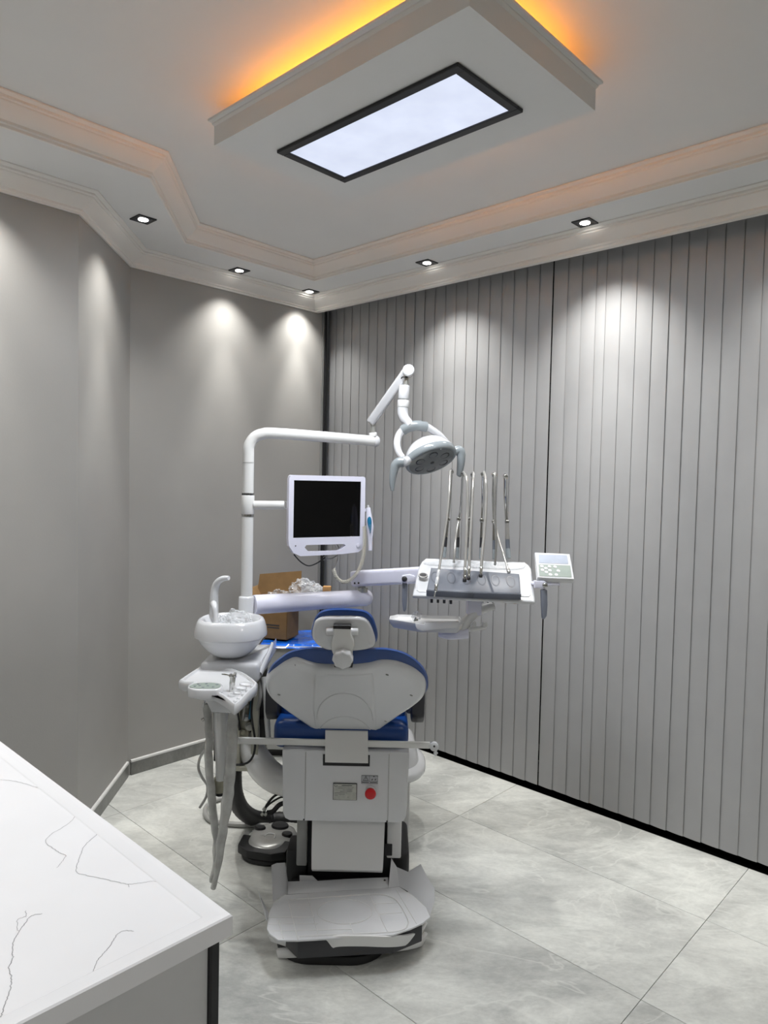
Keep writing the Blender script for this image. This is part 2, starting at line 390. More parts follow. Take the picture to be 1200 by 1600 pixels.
# hanging island
IA0, IA1, IB0, IB1 = 1.10, 2.215, 1.432, 2.088
isl = sroot('ceiling_island')
b = B()
rect = [(IA0, IB0), (IA1, IB0), (IA1, IB1), (IA0, IB1)]
hole = [(1.285, 1.618), (2.05, 1.618), (2.05, 1.912), (1.285, 1.912)]
lv = [[b.verts.new(W(x + (sx * o), y + (sy * o), z)) for (x, y), (sx, sy) in zip(rect, ((-1, -1), (1, -1), (1, 1), (-1, 1)))]
      for o, z in ((0, 2.85), (0, 2.915), (.006, 2.923), (.006, 2.927), (.016, 2.933), (.016, 2.941), (.0, 2.941))]
for p, q in zip(lv, lv[1:]):
    for k in range(4): b.faces.new((p[k], p[(k + 1) % 4], q[(k + 1) % 4], q[k]))
b.faces.new(lv[-1])
hv = [b.verts.new(W(x, y, 2.85)) for x, y in hole]; hu = [b.verts.new(W(x, y, 2.90)) for x, y in hole]
for k in range(4):
    b.faces.new((lv[0][k], lv[0][(k + 1) % 4], hv[(k + 1) % 4], hv[k])); b.faces.new((hv[k], hv[(k + 1) % 4], hu[(k + 1) % 4], hu[k]))
b.faces.new(hu)
link('island_body', b, 'ceil', isl, 0)
b = B(); box(b, (1.4, 1.68, 2.9405), (1.9, 1.84, UPPER), mt=ROOM); link('island_hanger', b, 'ceil', isl, 0)
# amber LED tape lying on the island's top
tape = thing('led_strip', 'amber LED tape glowing on top of the ceiling island', 'light strip', W(1.66, 1.76, 2.945))
for lo, hi in (((1.27, 1.602), (2.045, 1.622)), ((1.27, 1.898), (2.045, 1.918)), ((1.27, 1.622), (1.29, 1.898)), ((2.025, 1.622), (2.045, 1.898))):
    b = B(); box(b, (lo[0], lo[1], 2.9415), (hi[0], hi[1], 2.949), .001, 1, mt=ROOM); link('tape_run', b, 'amber', tape, 0)
# light panel
pl = thing('ceiling_light_panel', 'rectangular black framed light panel in the ceiling island', 'ceiling light', W(1.667, 1.765, 2.85))
for lo, hi in (((1.262, 1.598), (2.072, 1.628)), ((1.262, 1.902), (2.072, 1.932)), ((1.262, 1.628), (1.292, 1.902)), ((2.042, 1.628), (2.072, 1.902))):
    b = B(); box(b, (lo[0], lo[1], 2.838), (hi[0], hi[1], 2.8499), .002, 1, mt=ROOM); link('frame', b, 'darkmetal', pl, 0)
b = B(); box(b, (1.292, 1.628, 2.8445), (2.042, 1.902, 2.8495), mt=ROOM); link('diffuser', b, 'panel', pl, 0)
ld = bpy.data.lights.new('panel_lamp', 'AREA'); ld.shape = 'RECTANGLE'; ld.size = .74; ld.size_y = .27; ld.energy = PANEL_W; ld.color = (0.93, 0.96, 1.0)
lo_ = bpy.data.objects.new('panel_lamp', ld); C.objects.link(lo_)
lo_.matrix_world = frame(d1, -d2, (0, 0, -1), W(1.667, 1.765, 2.8375)) @ Matrix.Rotation(PI, 4, 'X')
# unseen fill lamp added behind the camera to brighten the counter's end
lr = bpy.data.lights.new('rear_fill_lamp', 'AREA'); lr.shape = 'SQUARE'; lr.size = .3; lr.energy = REAR_FILL_W; lr.color = (1, .985, .96)
lro = bpy.data.objects.new('rear_fill_lamp', lr); C.objects.link(lro); lro.location = W(-1.5, .9, SOFFIT - .004)
# downlights: frames, can and lens; each with its own spot lamp
DL = [(3.21, 1.69, 1, (.684, -.73), 2, 'square black downlight over the angled corner wall'), (3.547, 2.474, 1, (1, 0), 2, 'square black downlight over the middle of the back wall'),
      (3.58, 3.044, 1, (1, 0), 2, 'square black downlight in the far corner of the ceiling'), (2.60, 3.06, 1.5, (0, 1), 8, 'square black downlight over the left end of the blinds'),
      (1.644, 3.06, 2.0, (0, 1), 8, 'square black downlight over the right part of the blinds')]
DL_UNSEEN = [(2.98, .905, 1.3, (1, 0), 2), (2.98, .1, 1, (1, 0), 2), (.69, 3.06, 1.1, (0, 1), 8), (-.27, 3.06, 1.1, (0, 1), 8), (2.6, -.62, 1, (0, 0), 0), (1.644, -.62, 1, (0, 0), 0), (.69, -.62, 1, (0, 0), 0)]  # spots out of view; last three are added fill to brighten the counter
def downlight(a, q, label):
    t = thing('downlight', label, 'downlight', W(a, q, SOFFIT), 'square downlights in the soffit')
    b = B()
    for lo, hi in (((-.046, -.046), (.046, -.030)), ((-.046, .030), (.046, .046)), ((-.046, -.030), (-.030, .030)), ((.030, -.030), (.046, .030))):
        box(b, (a + lo[0], q + lo[1], SOFFIT - .006), (a + hi[0], q + hi[1], SOFFIT - .0002), .001, 1, mt=ROOM)
    link('bezel', b, 'darkmetal', t, 0)
    b = B(); box(b, (a - .030, q - .030, SOFFIT - .003), (a + .030, q + .030, SOFFIT - .0002), mt=ROOM); link('insert', b, 'black', t, 0)
    b = B(); lathe(b, [(.023, -.0006), (.023, -.004), (.015, -.006), (.002, -.0065)], W(a, q, SOFFIT - .0025), n=24); link('lens', b, 'lamp', t)
    return t
def spot(a, q, k=1.0, aim=(0, 0), tilt=0):                 # narrow beam of the reflector and its wide spill
    for w, deg in ((BEAM_W, 42), (SPILL_W * k, 102)):
        s = bpy.data.lights.new('downlight_or_fill_lamp', 'SPOT'); s.energy = w; s.spot_size = math.radians(deg); s.spot_blend = 1.0; s.shadow_soft_size = .02; s.color = (1, .985, .955)
        o = bpy.data.objects.new('downlight_or_fill_lamp', s); C.objects.link(o); o.location = W(a, q, SOFFIT - .012)
        t = math.radians(tilt); dr = (d1 * aim[0] + d2 * aim[1]) * math.sin(t) - V((0, 0, math.cos(t))); o.rotation_euler = dr.to_track_quat('-Z', 'Y').to_euler()
for a, q, k, am, tl_, lb in DL: downlight(a, q, lb); spot(a, q, k, am, tl_)
for a, q, k, am, tl_ in DL_UNSEEN: spot(a, q, k, am, tl_)
downlight(.69, 3.06, 'square black downlight further along over the right blind beyond the frame')
downlight(2.98, .905, 'square black downlight in front of the left wall above the counter')

# skirting: marble with a white cap
def skirt(name, path):
    r = sroot(name)
    b = B(); mould(b, xy(path), [(0.0005, .0005), (.010, .0005), (.010, .074), (.0005, .074)]); link('marble_strip', b, 'skirt', r, 0)
    b = B(); mould(b, xy(path), [(0.0005, .0745), (.013, .0745), (.013, .084), (.010, .088), (.0005, .088)]); link('cap_strip', b, 'trimwhite', r, 0)
skirt('baseboard_left', [(AL, B0 + .02), (AL, 1.3)]); skirt('baseboard_corner', [(AL + .012, 1.365), (A1 - .012, 1.863)]); skirt('baseboard_back', [(A1, 1.89), (A1, 3.26)])

# ------------------------------------------------------------------ vertical blinds
edges = [3.748, 3.667, 3.592]
while edges[-1] > 2.03: edges.append(edges[-1] - .0805)
right = [1.974]
for w in (.0805, .0805, .0805, .051): right.append(right[-1] - w)
while right[-1] > -1.9: right.append(right[-1] - .0802)
def blind(name, ed, label, e):
    t = thing(name, label, 'blind', W((ed[0] + ed[-1]) / 2, 3.364, .04), 'grey vertical blinds')
    b = B(); box(b, (ed[-1], 3.345, 2.90), (ed[0], 3.385, 2.93), .003, 1, mt=ROOM); link('headrail', b, 'alu', t, 0)
    for a1, a0 in zip(ed, ed[1:]):
        b = B(); w = .084 if a1 - a0 > .06 else .058; tilt = math.radians(random.uniform(2.6, 4.6)); c0 = (a0 + a1) / 2; n = 6; rows = []
        zb = .040 + random.uniform(-.0015, .0015)
        for z in (zb, 2.90):
            f, k = [], []
            for i in range(n + 1):
                s = (i / n - .5); a = c0 + s * w * math.cos(tilt); q = 3.364 + s * w * math.sin(tilt) - .0026 * (1 - 4 * s * s)
                f.append(b.verts.new(W(a, q, z))); k.append(b.verts.new(W(a, q + .0008, z)))
            rows.append(f + k[::-1])
        m = len(rows[0])
        for j in range(m): b.faces.new((rows[0][j], rows[0][(j + 1) % m], rows[1][(j + 1) % m], rows[1][j]))
        link('slat', b, 'slat', t, 60)
blind('vertical_blind', edges, 'grey vertical blind behind the dental unit, running into the far corner', 0)
blind('vertical_blind', right, 'grey vertical blind on the right, beyond the dark slit between the two blinds', 1)

# ------------------------------------------------------------------ counter in the foreground
CZ = .85
cab = thing('counter_cabinet', 'light grey cabinet with a black corner profile below the white stone worktop', 'cabinet', W(2.1, .4, 0))
b = B(); box(b, (1.132, .06, .08), (3.13, .738, CZ - .0415), .002, 1, mt=ROOM); link('carcass', b, 'panelgrey', cab, 0)
b = B(); box(b, (1.122, .738, .0015), (1.16, .757, CZ - .0405), .002, 1, mt=ROOM); link('corner_profile', b, 'darkmetal', cab, 0)
b = B(); box(b, (1.16, .08, .0015), (3.13, .69, .079), mt=ROOM); link('plinth', b, 'darkmetal', cab, 0)
for k in range(4):
    b = B(); box(b, (1.165 + k * .49, .739, .085), (1.165 + k * .49 + .485, .755, CZ - .045), .002, 1, mt=ROOM); link('door', b, 'panelgrey', cab, 0)
top = thing('worktop', 'white veined quartz worktop with a raised edge in the left foreground', 'worktop', W(2.1, .4, CZ))
b = B(); plate(b, [W(1.10, .03, CZ), W(3.138, .03, CZ), W(3.138, .77, CZ), W(1.10, .77, CZ)], (0, 0, 1), [(.0, -.040), (0, -.003), (.003, 0), (.012, .0), (.018, -.001), (.038, -.005), (.042, -.007)])
link('slab', b, 'quartz', top, 25)
VZ = CZ - .0037
for pts, w in (([(-1.0314,1.9005,0.8433),(-0.9939,1.8955,0.8433),(-0.9499,1.8773,0.8433),(-0.9054,1.8569,0.8433),(-0.8615,1.8421,0.8433),(-0.8243,1.8285,0.8433)], .0013), ([(-0.7954,1.801,0.8433),(-0.7626,1.7662,0.8433),(-0.7396,1.6986,0.8433),(-0.7439,1.6502,0.8433),(-0.7573,1.614,0.8433),(-0.7549,1.58,0.8433),(-0.7307,1.5574,0.8433),(-0.7039,1.5356,0.8433),(-0.6827,1.523,0.8433),(-0.6793,1.497,0.8433),(-0.6785,1.4733,0.8433)], .0013),
               ([(-0.6534,1.6469,0.8433),(-0.6529,1.6135,0.8433),(-0.6597,1.565,0.8433),(-0.6504,1.5243,0.8433),(-0.6403,1.4815,0.8433),(-0.6296,1.4588,0.8433),(-0.6081,1.4483,0.8433),(-0.5726,1.4377,0.8433),(-0.5376,1.4272,0.8433),(-0.5074,1.4191,0.8433),(-0.4839,1.4246,0.8433),(-0.4599,1.4317,0.8433),(-0.4384,1.4263,0.8433)], .0013),
               ([(-0.6331,1.3149,0.8433),(-0.6501,1.3084,0.8433),(-0.6522,1.2869,0.8433),(-0.6497,1.2619,0.8433),(-0.6476,1.2378,0.8433),(-0.6339,1.2065,0.8433),(-0.6232,1.1874,0.8433),(-0.6185,1.1661,0.8433),(-0.6029,1.1433,0.8433),(-0.5932,1.1236,0.8433),(-0.5854,1.1022,0.8433),(-0.578,1.0725,0.8433),(-0.5725,1.055,0.8433)], .0015),
               ([(-0.6693,1.3224,0.8433),(-0.6611,1.306,0.8433),(-0.67,1.2959,0.8433),(-0.659,1.2709,0.8433),(-0.6497,1.2619,0.8433)], .001),
               ([(-0.4442,1.2688,0.8433),(-0.4623,1.27,0.8433),(-0.4706,1.2557,0.8433),(-0.4711,1.2318,0.8433),(-0.4735,1.2088,0.8433),(-0.4776,1.1866,0.8433),(-0.474,1.1601,0.8433)], .0013),
               ([(-0.9082,1.8862,0.8433),(-0.9122,1.8592,0.8433),(-0.9054,1.8569,0.8433)], .0008), ([(-0.5074,1.4191,0.8433),(-0.5019,1.4086,0.8433)], .0012)):
    P = []
    for p in spline(pts, 7): P.append(p + V((random.uniform(-.0012, .0012), random.uniform(-.0012, .0012), 0)))
    b = B(); ribbon(b, P, w, (0, 0, 1)); link('vein', b, 'vein', top, 0)

# ------------------------------------------------------------------ the dental chair
ch = thing('dental_chair', 'dental chair with blue vinyl cushions and white shell seen from behind', 'dental chair', (-.15, 2.8, 0))
BP = (2.64, .76, 2.46, 1.05)          # plane of the backrest's shell: y, z low and y, z high
BN = V((0, -(1.05 - .76), 2.46 - 2.64)).normalized()
o3 = [(-0.297,2.4585,1.0525),(-0.253,2.4682,1.0367),(-0.214,2.4743,1.0269),(-0.1576,2.4751,1.0256),(-0.1012,2.4742,1.0271),(-0.0449,2.4691,1.0353),(-0.0001,2.4609,1.0486),(0.0448,2.4614,1.0478),(0.0846,2.4692,1.0352),(0.1251,2.4834,1.0124),(0.1554,2.5044,0.9785),(0.1659,2.5306,0.9363),(0.1574,2.5577,0.8927),(0.1272,2.5811,0.8549),(0.0758,2.6101,0.8082),(0.0173,2.6447,0.7525),(-0.0054,2.6598,0.7281),(-0.0216,2.6699,0.7118),(-0.1225,2.6727,0.7073),(-0.2266,2.6735,0.706),(-0.2473,2.6639,0.7214),(-0.2675,2.6496,0.7446),(-0.3134,2.6238,0.7861),(-0.3638,2.594,0.8342),(-0.4016,2.5669,0.8777),(-0.4156,2.5423,0.9173),(-0.4123,2.5202,0.9531),(-0.3924,2.5003,0.9851),(-0.3554,2.4783,1.0205),(-0.3257,2.4652,1.0416)]
b = B(); plate(b, o3, BN, [(.0, -.035), (0, -.010), (.002, -.002), (.008, .006), (.020, .010), (.045, .008), (.07, .006)], k=4); link('back_shell', b, 'white', ch, 50)
o3 = [(-0.4168,2.5312,0.9352),(-0.4108,2.5092,0.9707),(-0.3928,2.4831,1.0127),(-0.3649,2.4637,1.044),(-0.3233,2.4436,1.0765),(-0.2779,2.4334,1.0928),(-0.2389,2.4304,1.0977),(-0.1726,2.4338,1.0922),(-0.0895,2.4325,1.0943),(-0.0121,2.4285,1.1008),(0.0434,2.4313,1.0963),(0.094,2.4428,1.0778),(0.1406,2.467,1.0387),(0.1671,2.4955,0.9927),(0.1742,2.5216,0.9508),(0.1684,2.5439,0.9148),(0.1268,2.5765,0.8623),(0.0755,2.6053,0.8158),(-0.0068,2.6524,0.74),(-0.0217,2.6625,0.7237),(-0.2261,2.666,0.718),(-0.2669,2.6423,0.7564),(-0.3129,2.619,0.7938),(-0.3632,2.5893,0.8417),(-0.4009,2.5624,0.8851)]
b = B(); plate(b, o3, BN, [(.06, -.105), (.03, -.10), (.012, -.085), (.003, -.06), (0, -.03), (.006, -.015), (.02, -.010)], k=4, back=(0, -1, .14)); link('back_cushion', b, 'blue', ch, 50)
# raised centre panel with its ridges and arcs
o3 = [(-0.2348,2.4891,1.0031),(-0.1838,2.4917,0.9989),(-0.1242,2.4925,0.9976),(-0.0674,2.4899,1.0019),(-0.0249,2.4858,1.0085),(-0.0154,2.5881,0.8436),(-0.0037,2.6524,0.7401),(-0.0216,2.669,0.7134),(-0.2265,2.6725,0.7076),(-0.2455,2.6639,0.7215),(-0.2481,2.592,0.8373)]
b = B(); plate(b, o3, BN, [(0, .004), (.004, .0085), (.009, .0105), (.016, .0095), (.024, .009)]); cp = link('centre_panel', b, 'white', ch, 50)
for cxy, rad in (((560, 760), (175, 165)), ((560, 900), (180, 160))):
    pts = []
    for k in range(25):
        a = PI * k / 24
        pts.append((cxy[0] + rad[0] * math.cos(a), cxy[1] - rad[1] * math.sin(a)))
    pts = [p for p in pts if p[1] < 840]
    b = B(); P3 = []
    for x, y in pts:
        u = (x - 400) / 1000; P3.append((x, y))
    lo, hi = V([(-0.2256,2.6586,0.73)][0]), V([(-0.0334,2.4859,1.0083)][0])
    Q3 = [V((lo.x + (x - 400) / 320 * (hi.x - lo.x), lo.y + (840 - y) / 370 * (hi.y - lo.y), lo.z + (840 - y) / 370 * (hi.z - lo.z))) + BN * .0085 for x, y in P3]
    tube(b, Q3, .0024, n=6, k=1); link('embossed_arc', b, 'white', cp, 60)
for p in [(0.0235,2.4923,0.998),(-0.3675,2.5528,0.9005),(0.0225,2.6229,0.7876),(0.1129,2.5471,0.9097)]:
    b = B(); lathe(b, [(.0045, -.002), (.0045, .0015), (.003, .002)], V(p) + BN * .0085, BN, 12, sx=.55, sy=1.3, xdir=(.35, 0, 1)); link('screw_slot', b, 'alu', ch)
# strap from backrest to seat frame
sp = [(-0.1232,2.63,0.7363),(-0.1218,2.612,0.7124),(-0.1205,2.6,0.6806),(-0.1194,2.59,0.6482),(-0.119,2.588,0.6321)]
b = B(); hw = .080; rows = []
for p in sp:
    p = V(p); rows.append([p + V((-hw, 0, 0)), p + V((hw, 0, 0)), p + V((hw, .012, 0)), p + V((-hw, .012, 0))])
rv = [[b.verts.new(q) for q in r] for r in rows]
for p, q in zip(rv, rv[1:]):
    for k in range(4): b.faces.new((p[k], p[(k + 1) % 4], q[(k + 1) % 4], q[k]))
b.faces.new(rv[0]); b.faces.new(rv[-1]); link('back_strap', b, 'cream', ch, 30)
# headrest
HN = V((0, -.95, -.3)).normalized()
o3 = [(-0.2301,2.3839,1.1822),(-0.2216,2.3766,1.203),(-0.1971,2.3714,1.2176),(-0.1432,2.3704,1.2206),(-0.0786,2.3703,1.2209),(-0.0516,2.3736,1.2116),(-0.0339,2.3834,1.1838),(-0.0202,2.4,1.1366),(-0.0242,2.4081,1.1137),(-0.0449,2.4121,1.1023),(-0.0778,2.4145,1.0955),(-0.1218,2.4158,1.092),(-0.1603,2.4152,1.0936),(-0.1877,2.4142,1.0965),(-0.2177,2.4084,1.1128),(-0.2326,2.4007,1.1347),(-0.2349,2.3923,1.1585)]
b = B(); plate(b, o3, HN, [(.0, -.02), (0, -.004), (.003, .003), (.010, .007), (.022, .008)], k=4); link('headrest_shell', b, 'white', ch, 50)
o3 = [(-0.2404,2.3934,1.1554),(-0.2354,2.3808,1.1909),(-0.2213,2.3694,1.2234),(-0.2022,2.3635,1.2401),(-0.1699,2.3606,1.2483),(-0.1324,2.3599,1.2504),(-0.0949,2.3602,1.2495),(-0.0573,2.3621,1.244),(-0.0329,2.3689,1.2248),(-0.02,2.3801,1.193),(-0.0129,2.3915,1.1606),(-0.0152,2.401,1.1337),(-0.0259,2.4054,1.1215),(-0.0504,2.4098,1.1088),(-0.1218,2.4132,1.0993),(-0.1931,2.411,1.1055),(-0.2284,2.4038,1.1258)]
b = B(); plate(b, o3, HN, [(.04, -.085), (.02, -.08), (.008, -.065), (.002, -.045), (0, -.022), (.006, -.010), (.014, -.007)], k=4, back=(0, -1, .16)); link('headrest_cushion', b, 'blue', ch, 50)
stem = [(-0.1596,2.345,1.1864),(-0.1026,2.3447,1.1877),(-0.1013,2.3503,1.1623),(-0.0915,2.3552,1.1398),(-0.0902,2.359,1.1227),(-0.0954,2.3634,1.1026),(-0.0961,2.373,1.0593),(-0.1556,2.3735,1.0568),(-0.1578,2.3688,1.0781),(-0.1675,2.3625,1.1067),(-0.1686,2.3581,1.1267),(-0.1633,2.3537,1.1467),(-0.1596,2.3506,1.161)]
b = B(); plate(b, stem, HN, slab(.034, .007)); hb = link('headrest_bracket', b, 'cream', ch, 40)
pp = [V(p) for p in [(-0.1868,2.3611,1.1679),(-0.0773,2.3605,1.1703),(-0.161,2.3571,1.186),(-0.1021,2.3568,1.1874),(-0.1575,2.3865,1.0522),(-0.0955,2.3862,1.0536),(-0.1277,2.3797,1.0831)]]
b = B(); cap_rod(b, pp[0] + V((0, .014, 0)), pp[1] + V((0, .014, 0)), .0145, 20); link('hinge_barrel', b, 'white', hb, 40)
b = B(); box(b, pp[2] + V((0, -.016, -.002)), pp[3] + V((0, .02, .009)), .001, 1); link('hinge_gap', b, 'black', hb, 0)
b = B(); box(b, pp[4] + V((0, -.012, -.006)), pp[5] + V((0, .06, .003)), .001, 1); link('slot_gap', b, 'black', hb, 0)
kc = pp[6] + V((0, -.012, 0)); out = []
for k in range(48):
    a = 2 * PI * k / 48; r = .0335 + .0018 * math.cos(8 * a)
    out.append(kc + V((1, 0, 0)) * r * math.cos(a) + HN.cross(V((1, 0, 0))) * r * math.sin(a))
b = B(); plate(b, out, HN, [(0, -.004), (0, .018), (.003, .022), (.007, .0235)]); link('adjusting_knob', b, 'white', hb, 50)
# seat, leg rest
b = B(); box(b, (-.402, 2.640, .655), (.112, 3.32, .765), .04, 5); box(b, (-.392, 2.72, .66), (.102, 2.98, .83), .06, 5); link('seat_cushion', b, 'blue', ch, 50)
b = B(); box(b, (-.40, 3.325, .60), (.09, 4.0, .68), .035, 4); link('legrest_cushion', b, 'blue', ch, 50)
b = B(); box(b, (-.39, 3.33, .56), (.08, 3.98, .599), .012, 2); link('legrest_shell', b, 'white', ch, 40)
# seat frame box
lo, hi = V((-0.3582,2.6,0.4031)), V((0.112,2.6,0.6711))
fx0, fx1, fz0, fz1 = lo.x, hi.x, lo.z, hi.z
b = B(); prism(b, [(fx0 - .002, 2.60, fz1), (fx0 + .004, 2.60, fz0 + .03), (fx0 + .012, 2.60, fz0 + .008), (fx0 + .03, 2.60, fz0), (fx1 - .03, 2.60, fz0), (fx1 - .012, 2.60, fz0 + .008), (fx1 - .004, 2.60, fz0 + .03), (fx1 + .002, 2.60, fz1)], (0, .42, 0), .006)
sf = link('seat_frame_cover', b, 'white', ch, 40)
for px_ in (V((-0.2718,2.6,0.5317)).x, V((0.0386,2.6,0.5384)).x):
    b = B(); box(b, (px_ - .0008, 2.5985, fz0 + .006), (px_ + .0008, 2.605, fz1 - .006)); link('panel_seam', b, 'hosegrey', sf, 0)
    b = B(); lathe(b, [(.003, 0), (.003, .002)], (px_ - .003, 2.599, fz0 + .006), (0, -1, 0), 10); link('screw', b, 'ink', sf)
lo, hi = V((-0.2074,2.598,0.6165)), V((-0.0331,2.598,0.659))
b = B(); box(b, (lo.x, 2.5975, lo.z), (hi.x, 2.61, hi.z)); link('strap_slot', b, 'black', sf, 0)
# rating plate, warning label, emergency stop
lo, hi = V((-0.1681,2.598,0.4874)), V((-0.0786,2.598,0.5513))
b = B(); box(b, (lo.x, 2.5945, lo.z), (hi.x, 2.601, hi.z), .0015, 1); rp = link('rating_plate', b, 'ink', ch, 0); rp['label'] = 'small metal rating plate with rows of fine print'
b = B(); box(b, (lo.x + .002, 2.5935, lo.z + .002), (hi.x - .002, 2.597, hi.z - .002)); link('plate_face', b, 'steel', rp, 0)
b = B(); wz = hi.z - lo.z; wx = hi.x - lo.x
for k, (u0, u1) in enumerate(((.36, .80), (.2, .86), (.22, .82), (.42, .78), (.30, .80), (.08, .6), (.08, .5), (.08, .22), (.6, .66))):
    z = hi.z - wz * (.13 + .085 * k); box(b, (lo.x + wx * u0, 2.5931, z), (lo.x + wx * u1, 2.5936, z + (.0022 if k == 0 else .001)))
u = lo.x + wx * .12; z = hi.z - wz * .1
ribbon(b, [(u - .006, 2.5931, z), (u - .003, 2.5931, z - .005), (u + .003, 2.5931, z - .005), (u + .006, 2.5931, z)], .0015, (0, -1, 0))
link('print', b, 'ink', rp, 0)
lo, hi = V((-0.0631,2.598,0.5517)), V((-0.0017,2.598,0.5821))
b = B(); box(b, (lo.x, 2.5965, lo.z), (hi.x, 2.601, hi.z)); wl = link('warning_label', b, 'label', ch, 0); wl['label'] = 'grey warning label with a black triangle'
b = B(); wx = hi.x - lo.x; wz = hi.z - lo.z; y = 2.5961
def line(b, u0, v0, u1, v1, w): ribbon(b, [(lo.x + wx * u0, y, lo.z + wz * v0), (lo.x + wx * u1, y, lo.z + wz * v1)], w, (0, -1, 0))
for s in ((.12, .38, .27, .95), (.27, .95, .42, .38), (.12, .38, .42, .38)): line(b, *s, .0016)
line(b, .27, .8, .27, .56, .0018); line(b, .27, .5, .27, .44, .0018)
for s in ((.0, .03, 1, .03), (.0, .97, 1, .97), (.01, 0, .01, 1), (.99, 0, .99, 1), (.49, .28, .49, 1), (0, .28, 1, .28)): line(b, *s, .0009)
for s in ((.04, .16, .45, .16), (.53, .16, .95, .16)): line(b, *s, .0022)
for s in ((.63, .42, .68, .62), (.82, .45, .88, .62), (.72, .9, .80, .9)): line(b, *s, .003)
link('print', b, 'ink', wl, 0)
p = V((-0.0279,2.598,0.5221))
es = B(); lathe(es, [(.0215, -.002), (.0215, .003), (.019, .006)], p, (0, -1, 0), 28); eb = link('stop_button', es, 'white', ch, 50)
es = B(); lathe(es, [(.013, .004), (.013, .014), (.0195, .015), (.0205, .019), (.0205, .024), (.018, .027), (.010, .028)], p, (0, -1, 0), 28); o = link('button_cap', es, 'red', eb, 50); o['label'] = 'red mushroom button cap'
# armrests
for sgn, xa, lab in ((1, .122, 0), (-1, -.392, 0)):
    b = B(); prism(b, [(xa, 2.70, .895), (xa, 2.78, .90), (xa, 3.10, .86), (xa, 3.13, .84), (xa, 3.10, .82), (xa, 2.88, .82), (xa, 2.86, .76), (xa, 2.80, .735), (xa, 2.74, .735), (xa, 2.70, .77)], (.052 * sgn, 0, 0), .014); link('armrest', b, 'blackpl', ch, 50)
    b = B(); lathe(b, [(.03, 0), (.03, .012), (.022, .018)], (xa + .0, 2.78, .79), (-sgn, 0, 0), 20); link('armrest_hub', b, 'greypad2', ch, 50)
    b = B(); rod(b, (xa - sgn * .01, 2.80, .79), (xa - sgn * .14, 2.90, .70), .018, 12); link('armrest_arm', b, 'blackpl', ch)
# support rail across the back
a, e = V((-0.5431,2.62,0.6954)), V((0.1914,2.62,0.693))
b = B(); dx = (e - a).normalized(); box(b, (0, -.006, -.012), ((e - a).length, .006, .013), .004, 2, mt=frame(dx, (0, 1, 0), dx.cross(V((0, 1, 0))), a)); sr = link('support_rail', b, 'cream', ch, 40)
b = B(); lathe(b, [(.015, -.008), (.017, -.005), (.017, .007), (.013, .009)], V((0.207,2.62,0.6897)), (0, -1, 0), 20); p = V((0.2133,2.616,0.667)); box(b, p + V((-.006, -.004, -.012)), p + V((.004, .004, .016)), .002, 1); box(b, p + V((-.0085, -.003, -.004)), p + V((.0075, .003, .002)), .001, 1); rc = link('rail_clip', b, 'white', sr, 40)
b = B(); lathe(b, [(.004, 0), (.004, .002)], V((0.2063,2.611,0.6931)), (0, -1, 0), 10); link('clip_screw', b, 'ink', sr)
# lift column
zt = fz0 + .02; cy = 2.63
lo = V((-0.2499,2.63,0.1776)); hi = V((0.0297,2.63,0.3969))
b = B(); n = 12; rows = []
for k in range(n + 1):
    t = k / n; z = zt + (lo.z - zt) * t; yy = cy + .02 - .05 * math.sin(min(1, t * 1.15) * PI * .55) + (.06 * max(0, t - .86) / .14 if t > .86 else 0); ww = 1 - .04 * t
    rows.append([b.verts.new(((lo.x + hi.x) / 2 + s * (hi.x - lo.x) / 2 * ww, yy + d, z)) for s, d in ((-1, .02), (-.985, 0), (.985, 0), (1, .02))])
for p, q in zip(rows, rows[1:]):
    for k in range(3): b.faces.new((p[k], p[k + 1], q[k + 1], q[k]))
bmesh.ops.solidify(b, geom=b.faces[:], thickness=.006); link('column_cover', b, 'white2', ch, 40)
b = B(); box(b, (lo.x - .035, 2.70, .10), (hi.x + .035, 3.02, fz0 + .05), .01, 2); link('lift_column', b, 'black', ch, 40)
for px0, l_, h_ in ((463, V((-0.3097,2.68,0.1883)), V((-0.2686,2.68,0.3962))), (604, V((0.0383,2.68,0.2263)), V((0.0937,2.68,0.404)))):
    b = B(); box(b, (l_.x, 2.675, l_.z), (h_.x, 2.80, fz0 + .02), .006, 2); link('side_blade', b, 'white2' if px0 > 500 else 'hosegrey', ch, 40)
b = B(); box(b, V((0.0282,2.677,0.2378)) + V((0, -.006, 0)), V((0.0593,2.677,0.2839)), .002, 1); link('hinge_bolt', b, 'black', ch, 0)
l_, h_ = V((-0.3526,2.7,0.0588)), V((0.1302,2.82,0.2002))
b = B(); box(b, (l_.x, 2.70, .03), (l_.x + .10, 2.83, .235), .014, 2); box(b, (h_.x - .10, 2.74, .03), (h_.x, 3.02, .215), .03, 3); box(b, (l_.x + .02, 2.62, .03), (h_.x - .02, 3.05, .125), .01, 2); link('base_block', b, 'black', ch, 40)
out = []
for sx, sy, a0 in ((1, 1, 0), (-1, 1, 90), (-1, -1, 180), (1, -1, 270)):
    for k in range(9):
        a = math.radians(a0 + k * 90 / 8); out.append(V((-.155 + sx * (.20 - .13) + .13 * math.cos(a), 2.80 + sy * (.415 - .13) + .13 * math.sin(a), 0)))
b = B(); plate(b, out, (0, 0, 1), [(0, .001), (0, .022), (.004, .028), (.02, .029)]); link('base_plate', b, 'black', ch, 40)
